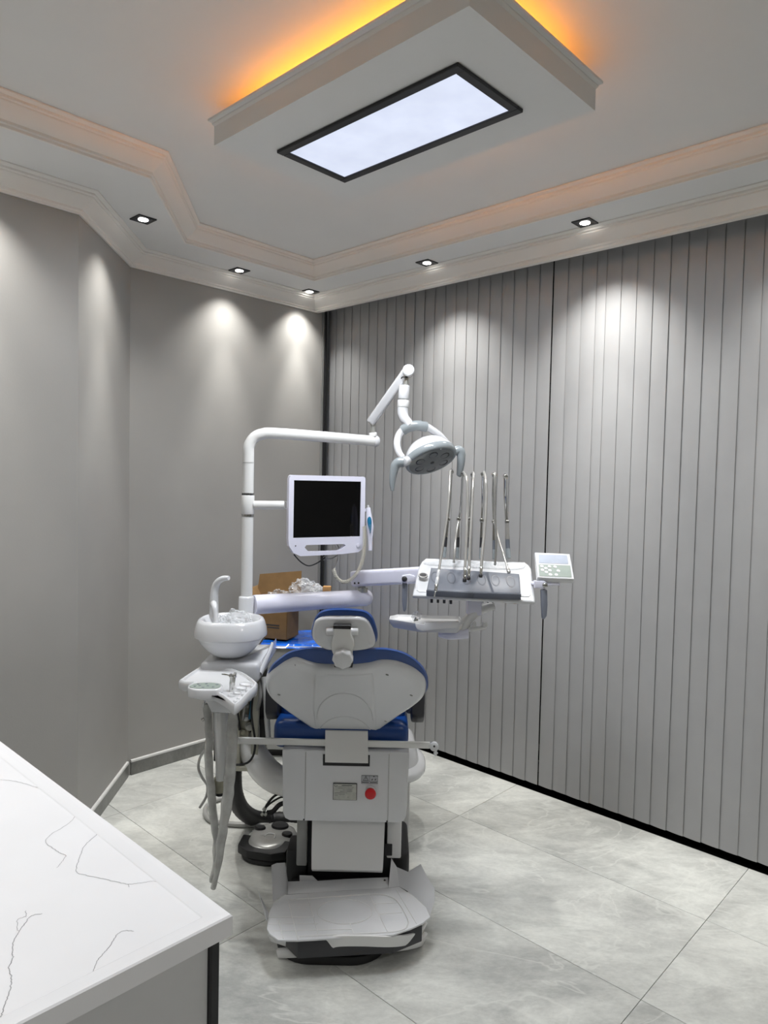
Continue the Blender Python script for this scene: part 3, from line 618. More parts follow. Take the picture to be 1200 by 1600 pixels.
# plastic base cover left open like a tray
TZ = .135
flo = [(-0.3377,2.5735,0.135),(-0.2283,2.5907,0.135),(-0.1143,2.6082,0.135),(0.0466,2.6321,0.135),(0.089,2.6416,0.135),(0.1419,2.5823,0.135),(0.1826,2.5148,0.135),(0.1944,2.4576,0.135),(0.1652,2.4215,0.135),(0.1222,2.3896,0.135),(0.0627,2.3553,0.135),(-0.0992,2.3345,0.135),(-0.2585,2.315,0.135),(-0.3241,2.3137,0.135),(-0.3579,2.3458,0.135),(-0.3711,2.373,0.135),(-0.3794,2.4594,0.135),(-0.3739,2.5209,0.135)]
cv = B(); plate(cv, flo, (0, 0, 1), [(0, -.006), (0, -.001), (.001, 0), (.002, 0)]); tc = link('base_cover', cv, 'shield', ch, 30); tc['label'] = 'translucent white moulded cover tray round the chair base'
def wallstrip(name, lowpts, hipts):
    b = B(); lo_v = [V(p) for p in lowpts]; hi_v = [V(p) for p in hipts]
    a = [b.verts.new(p) for p in lo_v]; d = [b.verts.new(p) for p in hi_v]
    for i in range(len(a) - 1): b.faces.new((a[i], a[i + 1], d[i + 1], d[i]))
    bmesh.ops.solidify(b, geom=b.faces[:], thickness=.003); link(name, b, 'shield', tc, 50)
bl = [V(p) for p in [(-0.3739,2.5209,0.135),(-0.3597,2.5511,0.135),(-0.3377,2.5735,0.135),(-0.3272,2.5761,0.135),(-0.2847,2.582,0.135),(-0.2157,2.5922,0.135),(-0.1143,2.6082,0.135),(0.0142,2.6264,0.135),(0.0466,2.6321,0.135)]]
up_ = [V(p) for p in [(-0.3941,2.6,0.2308),(-0.3793,2.63,0.2231),(-0.3509,2.66,0.2092),(-0.3387,2.66,0.135),(-0.2941,2.66,0.1374),(-0.2225,2.665,0.1374),(-0.1176,2.665,0.1471),(0.0135,2.665,0.1553),(0.0463,2.665,0.1574)]]
wallstrip('back_wall', bl, up_)
b = B(); prism(b, [(-0.2957,2.675,0.1239),(-0.2962,2.675,0.1509),(-0.2467,2.675,0.1507),(-0.2233,2.675,0.1269)], (0, .003, 0)); link('back_tab', b, 'shield', tc, 0)
rl = [(0.0466,2.6321,0.135),(0.089,2.6416,0.135),(0.1175,2.6145,0.135),(0.1419,2.5823,0.135),(0.1655,2.5455,0.135),(0.1826,2.5148,0.135),(0.1925,2.4744,0.135),(0.1944,2.4576,0.135)]
ru = [(0.0566,2.67,0.2301),(0.0787,2.68,0.19),(0.1211,2.66,0.1833),(0.1675,2.63,0.2317),(0.195,2.59,0.197),(0.217,2.56,0.1791),(0.212,2.5,0.1606),(0.1981,2.47,0.141)]
wallstrip('right_wall', rl, ru)
ll = [(-0.3711,2.373,0.135),(-0.377,2.401,0.135),(-0.3793,2.4298,0.135),(-0.3794,2.4594,0.135)]; lu = [(-0.3857,2.43,0.1594),(-0.4031,2.46,0.1715),(-0.4188,2.49,0.1844),(-0.4378,2.53,0.1869)]
wallstrip('left_wall', ll, lu)
# moulded lines in the tray floor
def trayline(name, pts, r=.0016, k=1):
    b = B(); tube(b, [V(p) for p in pts], r, n=6, k=k); link(name, b, 'white2', tc, 60)
el = []
ctr = [(-0.1102,2.4781,0.1355)][0]; ctr = V(ctr)
for k in range(41):
    a = 2 * PI * k / 40; el.append(ctr + V((.098 * math.cos(a), .073 * math.sin(a), 0)))
trayline('moulded_circle', el)
for seg in ([(-0.324,2.543,0.1355),(-0.2587,2.3169,0.1355)], [(-0.2556,2.5778,0.1355),(-0.1922,2.3415,0.1355)], [(-0.0305,2.6026,0.1355),(0.0424,2.3694,0.1355)], [(0.0757,2.6233,0.1355),(0.1441,2.418,0.1355)], [(-0.0885,2.4101,0.1355),(-0.0742,2.3564,0.1355)],
            [(-0.3752,2.4341,0.1355),(-0.2137,2.4426,0.1355)], [(-0.369,2.3958,0.1355),(-0.1981,2.4044,0.1355)], [(-0.3513,2.359,0.1355),(-0.0781,2.3774,0.1355)], [(-0.0038,2.5281,0.1355),(0.0774,2.5363,0.1355)], [(0.0153,2.4674,0.1355),(0.0948,2.4772,0.1355)], [(-0.3402,2.4207,0.1355),(-0.3078,2.3197,0.1355)]):
    trayline('moulded_line', seg)
trayline('moulded_ridge', [(-0.3174,2.5406,0.1358),(-0.1374,2.5686,0.1358),(-0.0238,2.5858,0.1358),(0.0336,2.5825,0.1358),(0.0715,2.5568,0.1358),(0.0954,2.5052,0.1358),(0.1148,2.4359,0.1358),(0.1139,2.407,0.1358),(0.0924,2.3781,0.1358),(0.0277,2.3621,0.1358),(-0.0769,2.3522,0.1358),(-0.2548,2.3318,0.1358)], .0025, 4)
for p in [(-0.143,2.655,0.1368),(0.0327,2.655,0.1514)]:
    b = B(); lathe(b, [(.004, 0), (.004, .003)], p, (0, -1, 0), 10); link('hole', b, 'ink', tc)
# bumper below the tray
bp = [(-0.2209,2.36,0.0735),(-0.1921,2.35,0.0809),(-0.1689,2.35,0.0856),(-0.1576,2.35,0.102),(-0.1224,2.34,0.119),(-0.0415,2.345,0.1186),(0.0517,2.36,0.1077),(0.1118,2.4,0.0884),(0.1573,2.47,0.0618),(0.1814,2.56,0.0292)]
b = B(); tube(b, bp, .022, n=10, k=5, flat=.22, upv=(0, 0, 1), power=5); link('bumper_bar', b, 'white2', ch, 50)
bp = [(-0.3383,2.42,0.016),(-0.2189,2.39,0.0452),(-0.1005,2.385,0.0555),(0.0175,2.4,0.0558),(0.114,2.44,0.0433),(0.166,2.5,0.0168),(0.1874,2.58,-0.0164)]
b = B(); tube(b, bp, .016, n=10, k=5, flat=.6, upv=(0, 0, 1), power=4); link('bumper_rail', b, 'white2', ch, 50)
b = B(); prism(b, [(-0.375,2.4,0.093),(-0.3628,2.4,0.0701),(-0.2972,2.4,0.0489),(-0.2734,2.4,0.0494),(-0.2382,2.4,0.0716),(-0.2323,2.4,0.0766),(-0.3362,2.4,0.0756)], (0, .03, 0), .003); link('bumper_bracket', b, 'white2', ch, 30)
b = B(); prism(b, [(-0.2602,2.3316,0.118),(0.0633,2.3693,0.118),(0.1664,2.4365,0.118),(0.1391,2.5048,0.118),(-0.2919,2.4897,0.118),(-0.309,2.3919,0.118)], (0, 0, -.06), .004); link('under_frame', b, 'blackpl', ch, 30)

# ------------------------------------------------------------------ moulded pedestal behind the chair's column
ped = thing('utility_pedestal', 'white domed plastic pedestal on a narrow foot behind the right side of the chair base', 'pedestal', (.02, 3.42, 0))
b = B(); lathe(b, [(.05, .475), (.11, .468), (.148, .455), (.165, .44), (.178, .40), (.188, .36), (.194, .335), (.205, .33), (.222, .325), (.228, .315), (.228, .295), (.220, .283), (.19, .272), (.16, .268)][::-1], (.0, 3.42, 0), n=48, sx=1.0, sy=1.0, xdir=(1, 0, 0), power=2.6); link('dome', b, 'white', ped, 50)
b = B(); box(b, (-.12, 3.27, .02), (.150, 3.57, .275), .012, 2); link('foot_box', b, 'white2', ped, 40)
b = B(); box(b, (-.11, 3.28, .0005), (.145, 3.56, .0205)); link('rubber_base', b, 'black', ped, 0)

# ------------------------------------------------------------------ foot control
fp = thing('foot_pedal', 'silver and black foot control on the floor left of the chair base', 'foot pedal', (-.478, 3.135, 0))
fc = V((-.478, 3.135, 0)); fx = V((math.cos(-.25), math.sin(-.25), 0)); fy = V((-fx.y, fx.x, 0))
oval = lambda rx, ry, cx=0, cy=0, n=40, p=2.5: [fc + fx * 1.12 * (cx + rx * math.copysign(abs(math.cos(2 * PI * k / n)) ** (2 / p), math.cos(2 * PI * k / n))) + fy * 1.08 * (cy + ry * math.copysign(abs(math.sin(2 * PI * k / n)) ** (2 / p), math.sin(2 * PI * k / n))) for k in range(n)]
b = B(); plate(b, oval(.108, .125), (0, 0, 1), [(.004, .001), (0, .005), (0, .02), (.006, .026)]); link('base', b, 'black', fp, 50)
b = B(); plate(b, oval(.10, .117, 0, .004), (0, 0, 1), [(.0, .024), (.002, .05), (.012, .068), (.03, .076), (.05, .078)]); link('housing', b, 'silver', fp, 50)
b = B(); prism(b, [fc + fx * 1.12 * x + fy * 1.08 * y + V((0, 0, z)) for x, y, z in ((-.108, -.03, .028), (-.10, -.10, .028), (-.05, -.128, .028), (.05, -.128, .028), (.10, -.10, .028), (.108, -.03, .028))], (0, 0, .05), .006)
for v in b.verts:
    if v.co.z > .05:
        t = (v.co - fc).dot(fy); v.co.z += .012 * (t + .13) / .1 - .014
link('treadle', b, 'black', fp, 40)
for cx, cy, r in ((.01, .070, .036), (-.060, .03, .022), (.064, .012, .022)):
    b = B(); plate(b, [p + V((0, 0, .0735)) for p in oval(r, r * .85, cx, cy, 28, 2)], (0, 0, 1), [(0, 0), (0, .010), (.003, .014), (.008, .013)]); link('button', b, 'black', fp, 50)
b = B(); tube(b, [fc + fx * (-.02) + fy * -.03 + V((0, 0, .079)), fc + fx * -.01 + fy * -.005 + V((0, 0, .081)), fc + fx * .02 + fy * -.005 + V((0, 0, .081)), fc + fx * .03 + fy * -.035 + V((0, 0, .079))], .002, n=6, k=4); link('emblem_ring', b, 'white2', fp)

# ------------------------------------------------------------------ cuspidor unit with its pole
cu = thing('cuspidor_unit', 'white water unit with a spittoon bowl and tall bent pole left of the chair', 'dental unit', (-.6, 2.95, 0))
bc = V((-.611, 2.86, 0))
b = B(); lathe(b, [(.025, .952), (.05, .955), (.075, .968), (.10, .99), (.120, .015 + 1.0), (.130, 1.034), (.134, 1.036), (.143, 1.042), (.1435, 1.05), (.140, 1.075), (.133, 1.098), (.127, 1.108), (.120, 1.111), (.112, 1.104), (.105, 1.08), (.09, 1.05), (.05, 1.03), (.012, 1.024)], bc, n=56, sx=1.0, sy=.96, xdir=(1, 0, 0), power=2.35); bw = link('spittoon_bowl', b, 'white', cu, 50)
b = B(); lathe(b, [(.012, 1.0235), (.012, 1.027), (.006, 1.028)], bc, n=16); link('drain', b, 'chrome', bw)
b = B(); tube(b, [V(p) for p in [(-0.6995,2.93,1.0995),(-0.6982,2.93,1.1364),(-0.6978,2.93,1.1867),(-0.6935,2.93,1.2252),(-0.6772,2.92,1.2504),(-0.6552,2.91,1.2632),(-0.6316,2.9,1.2674)]], [.020, .019, .0175, .016, .014, .012, .009], n=16, k=5); link('cup_filler', b, 'white', cu, 60)
b = B(); tube(b, [V(p) for p in [(-0.6773,2.84,1.1141),(-0.6783,2.84,1.1466),(-0.6762,2.83,1.1711),(-0.6651,2.8,1.1638),(-0.6592,2.79,1.137),(-0.6533,2.78,1.1072)]], [.017, .017, .015, .011, .010, .009], n=14, k=5); link('rinse_spout', b, 'white', cu, 60)
# bracket below the bowl
br = [(-0.7079,2.7628,0.9413),(-0.7017,2.7679,0.9735),(-0.684,2.7719,0.9984),(-0.666,2.7697,0.985),(-0.5673,2.7667,0.9656),(-0.4882,2.7774,1.0332),(-0.4466,2.7816,1.0603),(-0.4425,2.7777,1.0357),(-0.4723,2.7651,0.9553),(-0.4888,2.7619,0.9351),(-0.5152,2.7603,0.9254)]
b = B()
zt_, zb_ = .955, .885
xs0, xs1 = V((-0.7113,2.76,0.9133)).x, V((-0.4596,2.76,0.9187)).x
box(b, (xs0, 2.76, .872), (xs1 - .02, 3.10, .951), .018, 3)
merge(b, (lambda t: (prism(t, [(xs1 - .13, 2.79, .951), (xs1 - .03, 2.79, .93), (xs1 + .004, 2.90, .99), (xs1 + .004, 3.06, .99), (xs1 - .02, 3.10, .951)], (0, 0, -.06), .008), t)[1])(bmesh.new()))
link('bowl_bracket', b, 'white', cu, 40)
b = B(); tube(b, [(xs1 - .02, 2.80, .90), (xs1 + .0, 2.87, .96), (xs1 + .006, 2.93, .99)], [.016, .014, .012], n=10, k=4, flat=.5); link('bracket_arm', b, 'white', cu)
# pole: socket, lower tube, monitor collar, upper bent tube
PY = 3.0
ps = [V(p) for p in [(-0.575,3.0,1.077),(-0.5763,3.0,1.1785),(-0.5766,3.0,1.2059),(-0.5807,3.0,1.522),(-0.5818,3.0,1.6113),(-0.5835,3.0,1.7436)]]
pxm = ps[2].x
z = [p.z for p in ps]
P0 = lambda zz: V((pxm, PY, zz))
b = B(); cap_rod(b, P0(.95), P0(z[1]), .034, 28, .22); link('pole_socket', b, 'white', cu, 45)
b = B(); rod(b, P0(z[1] - .005), P0(z[3]), .0245, 24); rod(b, P0(z[2] + .0), P0(z[2] + .0015), .0252, 24); link('pole_lower', b, 'cream', cu, 50)
b = B(); cap_rod(b, P0(z[3] + .004), P0(z[4] - .004), .0275, 24, .1); pc = link('pole_collar', b, 'cream', cu, 45)
for zz in (z[3], z[4]):
    b = B(); rod(b, P0(zz - .005), P0(zz + .005), .0262, 24); link('collar_ring', b, 'chrome', pc)
b = B(); k_ = 0
for k in range(7):
    a = -PI / 2 + (k - 3) * .3; box(b, (-.003, -.0265, z[4] - .004), (.003, -.0255, z[4] + .003), 0, 1, mt=Matrix.Translation((pxm, PY, 0)) @ Matrix.Rotation(a + PI / 2, 4, 'Z'))
link('collar_marks', b, 'ink', pc, 0)
b = B(); tube(b, [P0(z[4]), P0(z[5]), P0(z[5] + .03), V((-0.5749,3.0,1.8138)), V((-0.5547,3.005,1.8495)), V((-0.5207,3.01,1.8667)), V((-0.4752,3.03,1.8717)), V((-0.2892,3.14,1.8689)), V((-0.1242,3.26,1.8652)), V((-0.0574,3.3,1.8631))], .0238, n=24, k=6); pu = link('pole_upper', b, 'cream', cu, 50)
b = B(); ep = V((-0.0574,3.3,1.8631)); ed = (ep - V((-0.1242,3.26,1.8652))).normalized(); cap_rod(b, ep - ed * .004, ep + ed * .028, .0262, 24, .4); link('pole_end_cap', b, 'white', pu, 45)
b = B(); rod(b, P0(z[5]), P0(z[5] + .0015), .0248, 24); link('tube_joint', b, 'hosegrey', pu)
# exposed machine frame under the bowl
fx0_, fx1_ = -.655, -.49
b = B()
for x in (fx0_, fx0_ + .06, fx1_ - .03):
    for y in (2.84, 3.04): box(b, (x, y, .50), (x + .028, y + .028, .872), .002, 1)
box(b, (fx0_, 2.84, .485), (fx1_, 3.07, .505), .003, 1); box(b, (fx0_ - .005, 2.87, .505), (fx0_ + .12, 3.06, .86), .004, 1)
link('machine_frame', b, 'frame', cu, 30)
b = B(); box(b, (fx0_ - .02, 2.85, .52), (fx0_ - .006, 3.05, .86), .003, 1); box(b, (fx1_ - .07, 2.90, .62), (fx1_ + .01, 3.03, .76), .01, 2); link('valve_block', b, 'black', cu, 30)
for k, (x, zz, r) in enumerate(((-.545, .70, .014), (-.53, .665, .018), (-.515, .70, .012), (-.56, .64, .012), (-.54, .75, .010))):
    b = B(); lathe(b, [(r, -.02), (r, .0), (r * .6, .004), (r * .6, .012), (r * .3, .013)], (x, 2.86, zz), (.2, -1, .1), 14); link('valve', b, ('white2', 'steel', 'chrome', 'olive', 'steel')[k], cu)
for k, (pts, r, m) in enumerate((([(-.56, 2.85, .86), (-.545, 2.83, .78), (-.555, 2.84, .70)], .006, 'hose'), ([(-.50, 2.86, .87), (-.485, 2.84, .80), (-.50, 2.85, .72), (-.49, 2.86, .62)], .008, 'hosegrey'),
                                 ([(-.58, 2.84, .86), (-.575, 2.82, .76), (-.565, 2.83, .66)], .005, 'black'), ([(-.505, 2.83, .86), (-.515, 2.81, .74), (-.50, 2.82, .60), (-.53, 2.82, .53), (-.62, 2.82, .52)], .0045, 'black'),
                                 ([(-.475, 2.86, .87), (-.462, 2.85, .76), (-.455, 2.86, .62)], .012, 'white2'), ([(-.535, 2.85, .86), (-.52, 2.84, .78), (-.53, 2.85, .70)], .005, 'teal'))):
    b = B(); tube(b, pts, r, n=10, k=6); link('hose', b, m, cu)
b = B(); box(b, (-.488, 2.85, .62), (-.462, 2.88, .70), .006, 2); link('relay', b, 'black', cu, 40)
# elbow carrying the unit from the chair
b = B(); tube(b, [V(p) for p in [(-0.5601,2.92,0.6027),(-0.5289,2.9,0.5513),(-0.4831,2.87,0.4996),(-0.4331,2.84,0.4679),(-0.378,2.82,0.4538),(-0.3109,2.8,0.4534)]], [.048, .055, .058, .058, .056, .055], n=24, k=5); link('support_elbow', b, 'cream', cu, 60)
# corrugated black hose and grey cable loop
b = B(); tube(b, [V(p) for p in [(-0.6133,2.95,0.4945),(-0.6296,3.02,0.3818),(-0.6409,3.12,0.2602),(-0.6319,3.24,0.1364),(-0.5961,3.36,0.0395),(-0.5295,3.43,-0.0026),(-0.4266,3.44,-0.002),(-0.3455,3.42,0.0127)]], .0385, n=18, k=9, ridge=.93); tag(link('corrugated_hose', b, 'black', None), 'thick black corrugated hose curving from the water unit to the chair', 'hose')
b = B(); fl_ = [(-0.7953,3.6287,0.014),(-0.8473,3.5819,0.014),(-0.8654,3.5095,0.014),(-0.8449,3.4282,0.014),(-0.7995,3.3709,0.014),(-0.7231,3.3486,0.014),(-0.629,3.34,0.014),(-0.5211,3.3384,0.014)]; tube(b, [V(p) for p in fl_], .0125, n=10, k=6); tag(link('floor_hose', b, 'hosegrey', None), 'grey hose looping on the tiles under the assistant tray', 'hose')
b = B(); tube(b, [V(p) for p in [(-0.6106,2.6,0.7183),(-0.6632,2.7,0.6355),(-0.7156,2.8,0.5571),(-0.7358,2.85,0.4917),(-0.7197,2.85,0.4521),(-0.6984,2.85,0.4179),(-0.7032,2.85,0.3725),(-0.729,2.85,0.3265)]], .0055, n=8, k=6); tag(link('thin_cable', b, 'hosegrey', None), 'thin grey cable hanging beside the wall skirting, left of the suction hoses', 'cable')
b = B()
for pts in ([(445, 1238, 2.80), (430, 1245, 2.79), (418, 1262, 2.78), (411, 1275, 2.78)], [(446, 1246, 2.80), (436, 1252, 2.79), (422, 1262, 2.78), (414, 1268, 2.78)], [(444, 1250, 2.80), (430, 1262, 2.79), (421, 1272, 2.78), (430, 1262, 2.78), (442, 1252, 2.79)]):
    pass
cables = [[(-0.3721,2.8,0.4207),(-0.4116,2.79,0.4112),(-0.4411,2.785,0.3789),(-0.4551,2.78,0.3444)], [(-0.3718,2.8,0.3997),(-0.3909,2.79,0.4038),(-0.4258,2.785,0.3845),(-0.4477,2.78,0.3655)], [(-0.3714,2.8,0.3787),(-0.3956,2.79,0.3724),(-0.4201,2.785,0.348),(-0.4423,2.78,0.3447)]]
bc_ = thing('cable_bundle', 'bundle of short black cables hanging from the left flank of the chair', 'cables', cables[0][0])
for k, p in enumerate(cables):
    b = B(); tube(b, [V(q) for q in p], (.005, .004, .010)[k], n=8, k=6); link('cable', b, 'black', bc_)
    b = B(); e_ = V(p[-1]); rod(b, e_, e_ + V((-.008, 0, -.01)), .007, 10); link('connector', b, 'steel', bc_)

# ------------------------------------------------------------------ assistant's tray with suction hoses
at_ = thing('assistant_tray', 'white plastic assistant tray with a sage keypad on a column below the spittoon', 'tray', (-.58, 2.52, 0))
AZ = .93
o3 = [(-0.7437,2.5849,0.93),(-0.7314,2.6881,0.93),(-0.7157,2.791,0.93),(-0.6545,2.7902,0.93),(-0.5837,2.7626,0.93),(-0.5267,2.7042,0.93),(-0.4805,2.6344,0.93),(-0.4487,2.5734,0.93),(-0.4463,2.525,0.93),(-0.4571,2.4546,0.93),(-0.463,2.3829,0.93),(-0.4696,2.3354,0.93),(-0.4791,2.3045,0.93),(-0.498,2.3335,0.93),(-0.5398,2.4044,0.93),(-0.582,2.4569,0.93),(-0.6165,2.4601,0.93),(-0.6837,2.4899,0.93),(-0.6935,2.5187,0.93),(-0.6835,2.5583,0.93),(-0.716,2.562,0.93)]
b = B(); plate(b, o3, (0, 0, 1), [(.004, -.035), (.001, -.030), (0, -.012), (.002, -.003), (.005, .001), (.010, .001), (.014, -.006), (.018, -.008)]); link('tray_top', b, 'white', at_, 40)
o3 = [(-0.6806,2.47,0.9359),(-0.6798,2.47,0.9205),(-0.6358,2.47,0.9122),(-0.6153,2.47,0.8928),(-0.6032,2.47,0.8691),(-0.5938,2.47,0.85),(-0.5301,2.47,0.848),(-0.5172,2.47,0.8503),(-0.5117,2.47,0.8642),(-0.5135,2.47,0.8751),(-0.5408,2.47,0.8927),(-0.5715,2.47,0.9143),(-0.5902,2.47,0.9259),(-0.619,2.47,0.9304)]
b = B(); prism(b, o3, (0, .05, 0), .006); link('tray_apron', b, 'white', at_, 40)
o3 = [(-0.6711,2.4559,0.942),(-0.6781,2.4752,0.942),(-0.6724,2.5041,0.942),(-0.6498,2.5227,0.942),(-0.6097,2.5282,0.942),(-0.5763,2.5185,0.942),(-0.5607,2.4957,0.942),(-0.5562,2.4609,0.942),(-0.5641,2.4374,0.942),(-0.5925,2.4308,0.942),(-0.6395,2.4319,0.942)]
b = B(); plate(b, o3, (0, 0, 1), [(0, -.03), (0, -.004), (.003, 0), (.007, .001)], k=3); kp = link('keypad_pod', b, 'white', at_, 45)
o3 = [(-0.6652,2.4553,0.944),(-0.6696,2.469,0.944),(-0.6636,2.4907,0.944),(-0.6422,2.5066,0.944),(-0.6057,2.5118,0.944),(-0.5801,2.5053,0.944),(-0.5654,2.4861,0.944),(-0.5634,2.4628,0.944),(-0.5731,2.4471,0.944),(-0.5953,2.442,0.944),(-0.6386,2.4412,0.944)]
b = B(); plate(b, o3, (0, 0, 1), [(0, -.002), (.0, .0005), (.001, .001)], k=3); link('keypad_face', b, 'keygrey', kp, 0)
for p in [(-0.6462,2.4892,0.9455),(-0.6189,2.496,0.9455),(-0.5792,2.487,0.9455),(-0.6363,2.471,0.9455),(-0.6075,2.4708,0.9455),(-0.6511,2.4629,0.9455),(-0.6195,2.4513,0.9455),(-0.5859,2.4584,0.9455)]:
    b = B(); lathe(b, [(.004, -.001), (.004, .0006), (.002, .001)], p, n=12, sx=1.2, sy=.8); link('key', b, 'greypad', kp)
for p, rx in zip([(-0.4917,2.5631,0.926),(-0.4992,2.5169,0.926),(-0.501,2.459,0.926),(-0.5156,2.4301,0.926)], (.026, .024, .018, .014)):
    b = B(); lathe(b, [(rx, -.006), (rx, .002), (rx * .94, .003), (rx * .86, -.001), (rx * .5, -.004), (rx * .2, -.005)], p, n=24, sx=1.0, sy=.75, xdir=(-.75, .66, 0)); link('holder_cup', b, 'white', at_, 50)
gr = [(-0.594,2.7581,0.9245),(-0.5583,2.7497,0.9245),(-0.5193,2.7044,0.9245),(-0.4852,2.6407,0.9245),(-0.4728,2.6033,0.9245),(-0.4882,2.6186,0.9245),(-0.5249,2.677,0.9245),(-0.5599,2.7217,0.9245)]
b = B(); plate(b, gr, (0, 0, 1), [(0, -.002), (.001, .001), (.003, .0012)], k=3); link('tray_groove', b, 'hosegrey', at_, 30)
for p in [(-0.4598,2.5433,0.912),(-0.4671,2.4906,0.912),(-0.4736,2.4456,0.912),(-0.4787,2.3969,0.912),(-0.4841,2.3674,0.912)]:
    b = B(); lathe(b, [(.010, -.022), (.0125, -.016), (.0125, .012), (.009, .017)], p, n=14); link('holder_lug', b, 'white', at_, 50)
b = B(); tube(b, [V(p) for p in [(-0.5812,2.56,0.8333),(-0.5777,2.56,0.7336),(-0.5767,2.56,0.6383),(-0.5783,2.56,0.5737)]], [.042, .040, .030, .026], n=18, k=3, flat=.7); link('column_sleeve', b, 'white2', at_, 60)
p0, p1, p2 = V((-0.5819,2.56,0.5808)), V((-0.5813,2.56,0.5258)), V((-0.5812,2.56,0.5138))
b = B(); cap_rod(b, p0, p1, .0205, 20, .1); fcup = link('filter_cup', b, 'olive', at_, 45)
b = B(); rod(b, p1, p2, .016, 18); link('filter_cap', b, 'black', fcup)
b = B(); rod(b, V((-0.5335,2.62,0.6956)), V((-0.567,2.575,0.7284)), .011, 12); link('tray_link', b, 'cream', at_)
syr = thing('air_syringe', 'chrome three-way syringe standing in the assistant tray', 'syringe', V((-0.5293,2.5,0.9003)))
b = B(); s0, s1 = V((-0.5294,2.49,0.9011)), V((-0.5235,2.49,0.9771)); dd = (s1 - s0).normalized(); L = (s1 - s0).length
lathe(b, [(.0085, 0), (.0085, L * .3), (.0095, L * .5), (.0105, L * .62), (.010, L * .8), (.0095, L)], s0, dd, 18); link('handle', b, 'chrome', syr, 50)
b = B(); rod(b, s1 + V((-.012, .0, -.002)), s1 + V((.010, 0, .001)), .0075, 14); rod(b, s1 + V((.006, 0, 0)), s1 + V((.008, 0, .012)), .005, 10); rod(b, s1 + V((-.006, -.004, 0)), s1 + V((-.006, -.004, .008)), .004, 10); link('head', b, 'chrome', syr, 50)
b = B(); tube(b, [s1 + V((-.010, 0, 0)), s1 + V((-.025, 0, .004)), V((-0.5633,2.49,0.982))], [.003, .0026, .0022], n=8, k=3); link('nozzle', b, 'chrome', syr)
def wrapped(name, label, pts, R):
    t = thing(name, label, 'hose', pts[0], 'film wrapped suction hoses')
    P = spline(pts, 14); b = B(); rad = []
    tube(b, P, [r * .62 for r in R], n=10, k=1); link('tubing', b, 'hosegrey', t)
    b = B(); tube(b, P, R, n=16, k=1)
    for i, v in enumerate(b.verts):
        q = v.co * 22; v.co += V((mnoise.noise(q), mnoise.noise(q + V((9, 0, 0))), 0)) * .006
    link('film_sleeve', b, 'filmhose', t, 70)
wrapped('suction_hose', 'left film-wrapped suction hose hanging below the assistant tray, beside the thin cable', [(-0.6231,2.53,0.861),(-0.6198,2.53,0.7672),(-0.614,2.53,0.6496),(-0.6032,2.53,0.5079),(-0.5854,2.53,0.3657),(-0.5843,2.53,0.2702),(-0.6,2.53,0.2029)], [.012, .013, .015, .015, .014, .015, .010])
wrapped('suction_hose', 'right film-wrapped suction hose hanging below the assistant tray, in front of the black corrugated hose', [(-0.524,2.5,0.8449),(-0.5232,2.49,0.7603),(-0.5245,2.48,0.6716),(-0.5367,2.48,0.5439),(-0.5512,2.48,0.4155),(-0.5659,2.48,0.2983),(-0.5845,2.485,0.2057)], [.017, .019, .020, .018, .016, .014, .010])
b = B(); a_ = V((-0.6312,2.535,0.8498)); box(b, a_ + V((-.012, -.004, -.006)), a_ + V((.004, .006, .012)), .002, 1); rod(b, a_ + V((-.004, 0, -.004)), a_ + V((-.004, 0, .022)), .003, 8); rod(b, a_ + V((-.012, 0, -.05)), a_ + V((-.004, 0, -.045)), .006, 10); link('hose_hook', b, 'chrome', at_, 30)

# film in the bowl
b = B(); crumple(b, V((-0.5766,2.84,1.1137)), .055, 2, 5, .28, (.9, .7, .60)); crumple(b, V((-0.6337,2.83,1.1092)), .03, 5, 4, .28, (.8, .7, .6)); tag(link('plastic_film', b, 'filmclear', None, 25), 'crumpled clear plastic film lying in the spittoon bowl', 'plastic film')

# ------------------------------------------------------------------ monitor
mo = thing('monitor', 'white framed monitor with a black screen on the pole', 'monitor', V((-0.256,3.05,1.5402)))
A_ = math.radians(30); mx = V((math.cos(A_), math.sin(A_), 0)); mn = V((math.sin(A_), -math.cos(A_), 0)); mz = V((0, 0, 1))
tl = V((-0.4125,2.98,1.6905)); br_ = V((-0.0864,2.98,1.3633))
# width from the projected edges on the turned plane
def onmon(px, py):
    pass
mo_o = V((-0.4088,2.98,1.5401))
def mp(u, v, d=0): return mo_o + mx * u + mz * v + mn * d
MW, MT, MB = .362, .152, -.186
outl = [(0.004, MT), (.01, MT + .004), (MW - .012, MT + .004), (MW - .002, MT), (MW, MT - .01), (MW, -.135), (MW - .01, -.165), (MW - .03, -.178), (MW * .7, -.184), (.10, MB), (.055, MB), (.025, -.172), (.004, -.142), (0.0, -.11), (0, MT - .012)]
hol = [(.075, -.150), (.082, -.140), (.262, -.140), (.270, -.147), (.250, -.162), (.232, -.168), (.098, -.168), (.088, -.164)]
scr = [(.022, MT - .018), (MW - .022, MT - .018), (MW - .022, -.108), (.022, -.108)]
def ringface(bm, outer_, holes, d0, d1_):
    ov = [bm.verts.new(mp(u, v, d0)) for u, v in outer_]; es_ = [bm.edges.new((ov[i], ov[(i + 1) % len(ov)])) for i in range(len(ov))]
    for h in holes:
        hv_ = [bm.verts.new(mp(u, v, d0)) for u, v in h]; es_ += [bm.edges.new((hv_[i], hv_[(i + 1) % len(hv_)])) for i in range(len(hv_))]
    r = bmesh.ops.triangle_fill(bm, use_beauty=True, use_dissolve=False, edges=es_, normal=mn)
    fs = [g for g in r['geom'] if isinstance(g, bmesh.types.BMFace)]
    ex = bmesh.ops.extrude_face_region(bm, geom=fs); vs = [g for g in ex['geom'] if isinstance(g, bmesh.types.BMVert)]
    bmesh.ops.translate(bm, verts=vs, vec=mn * (d1_ - d0))
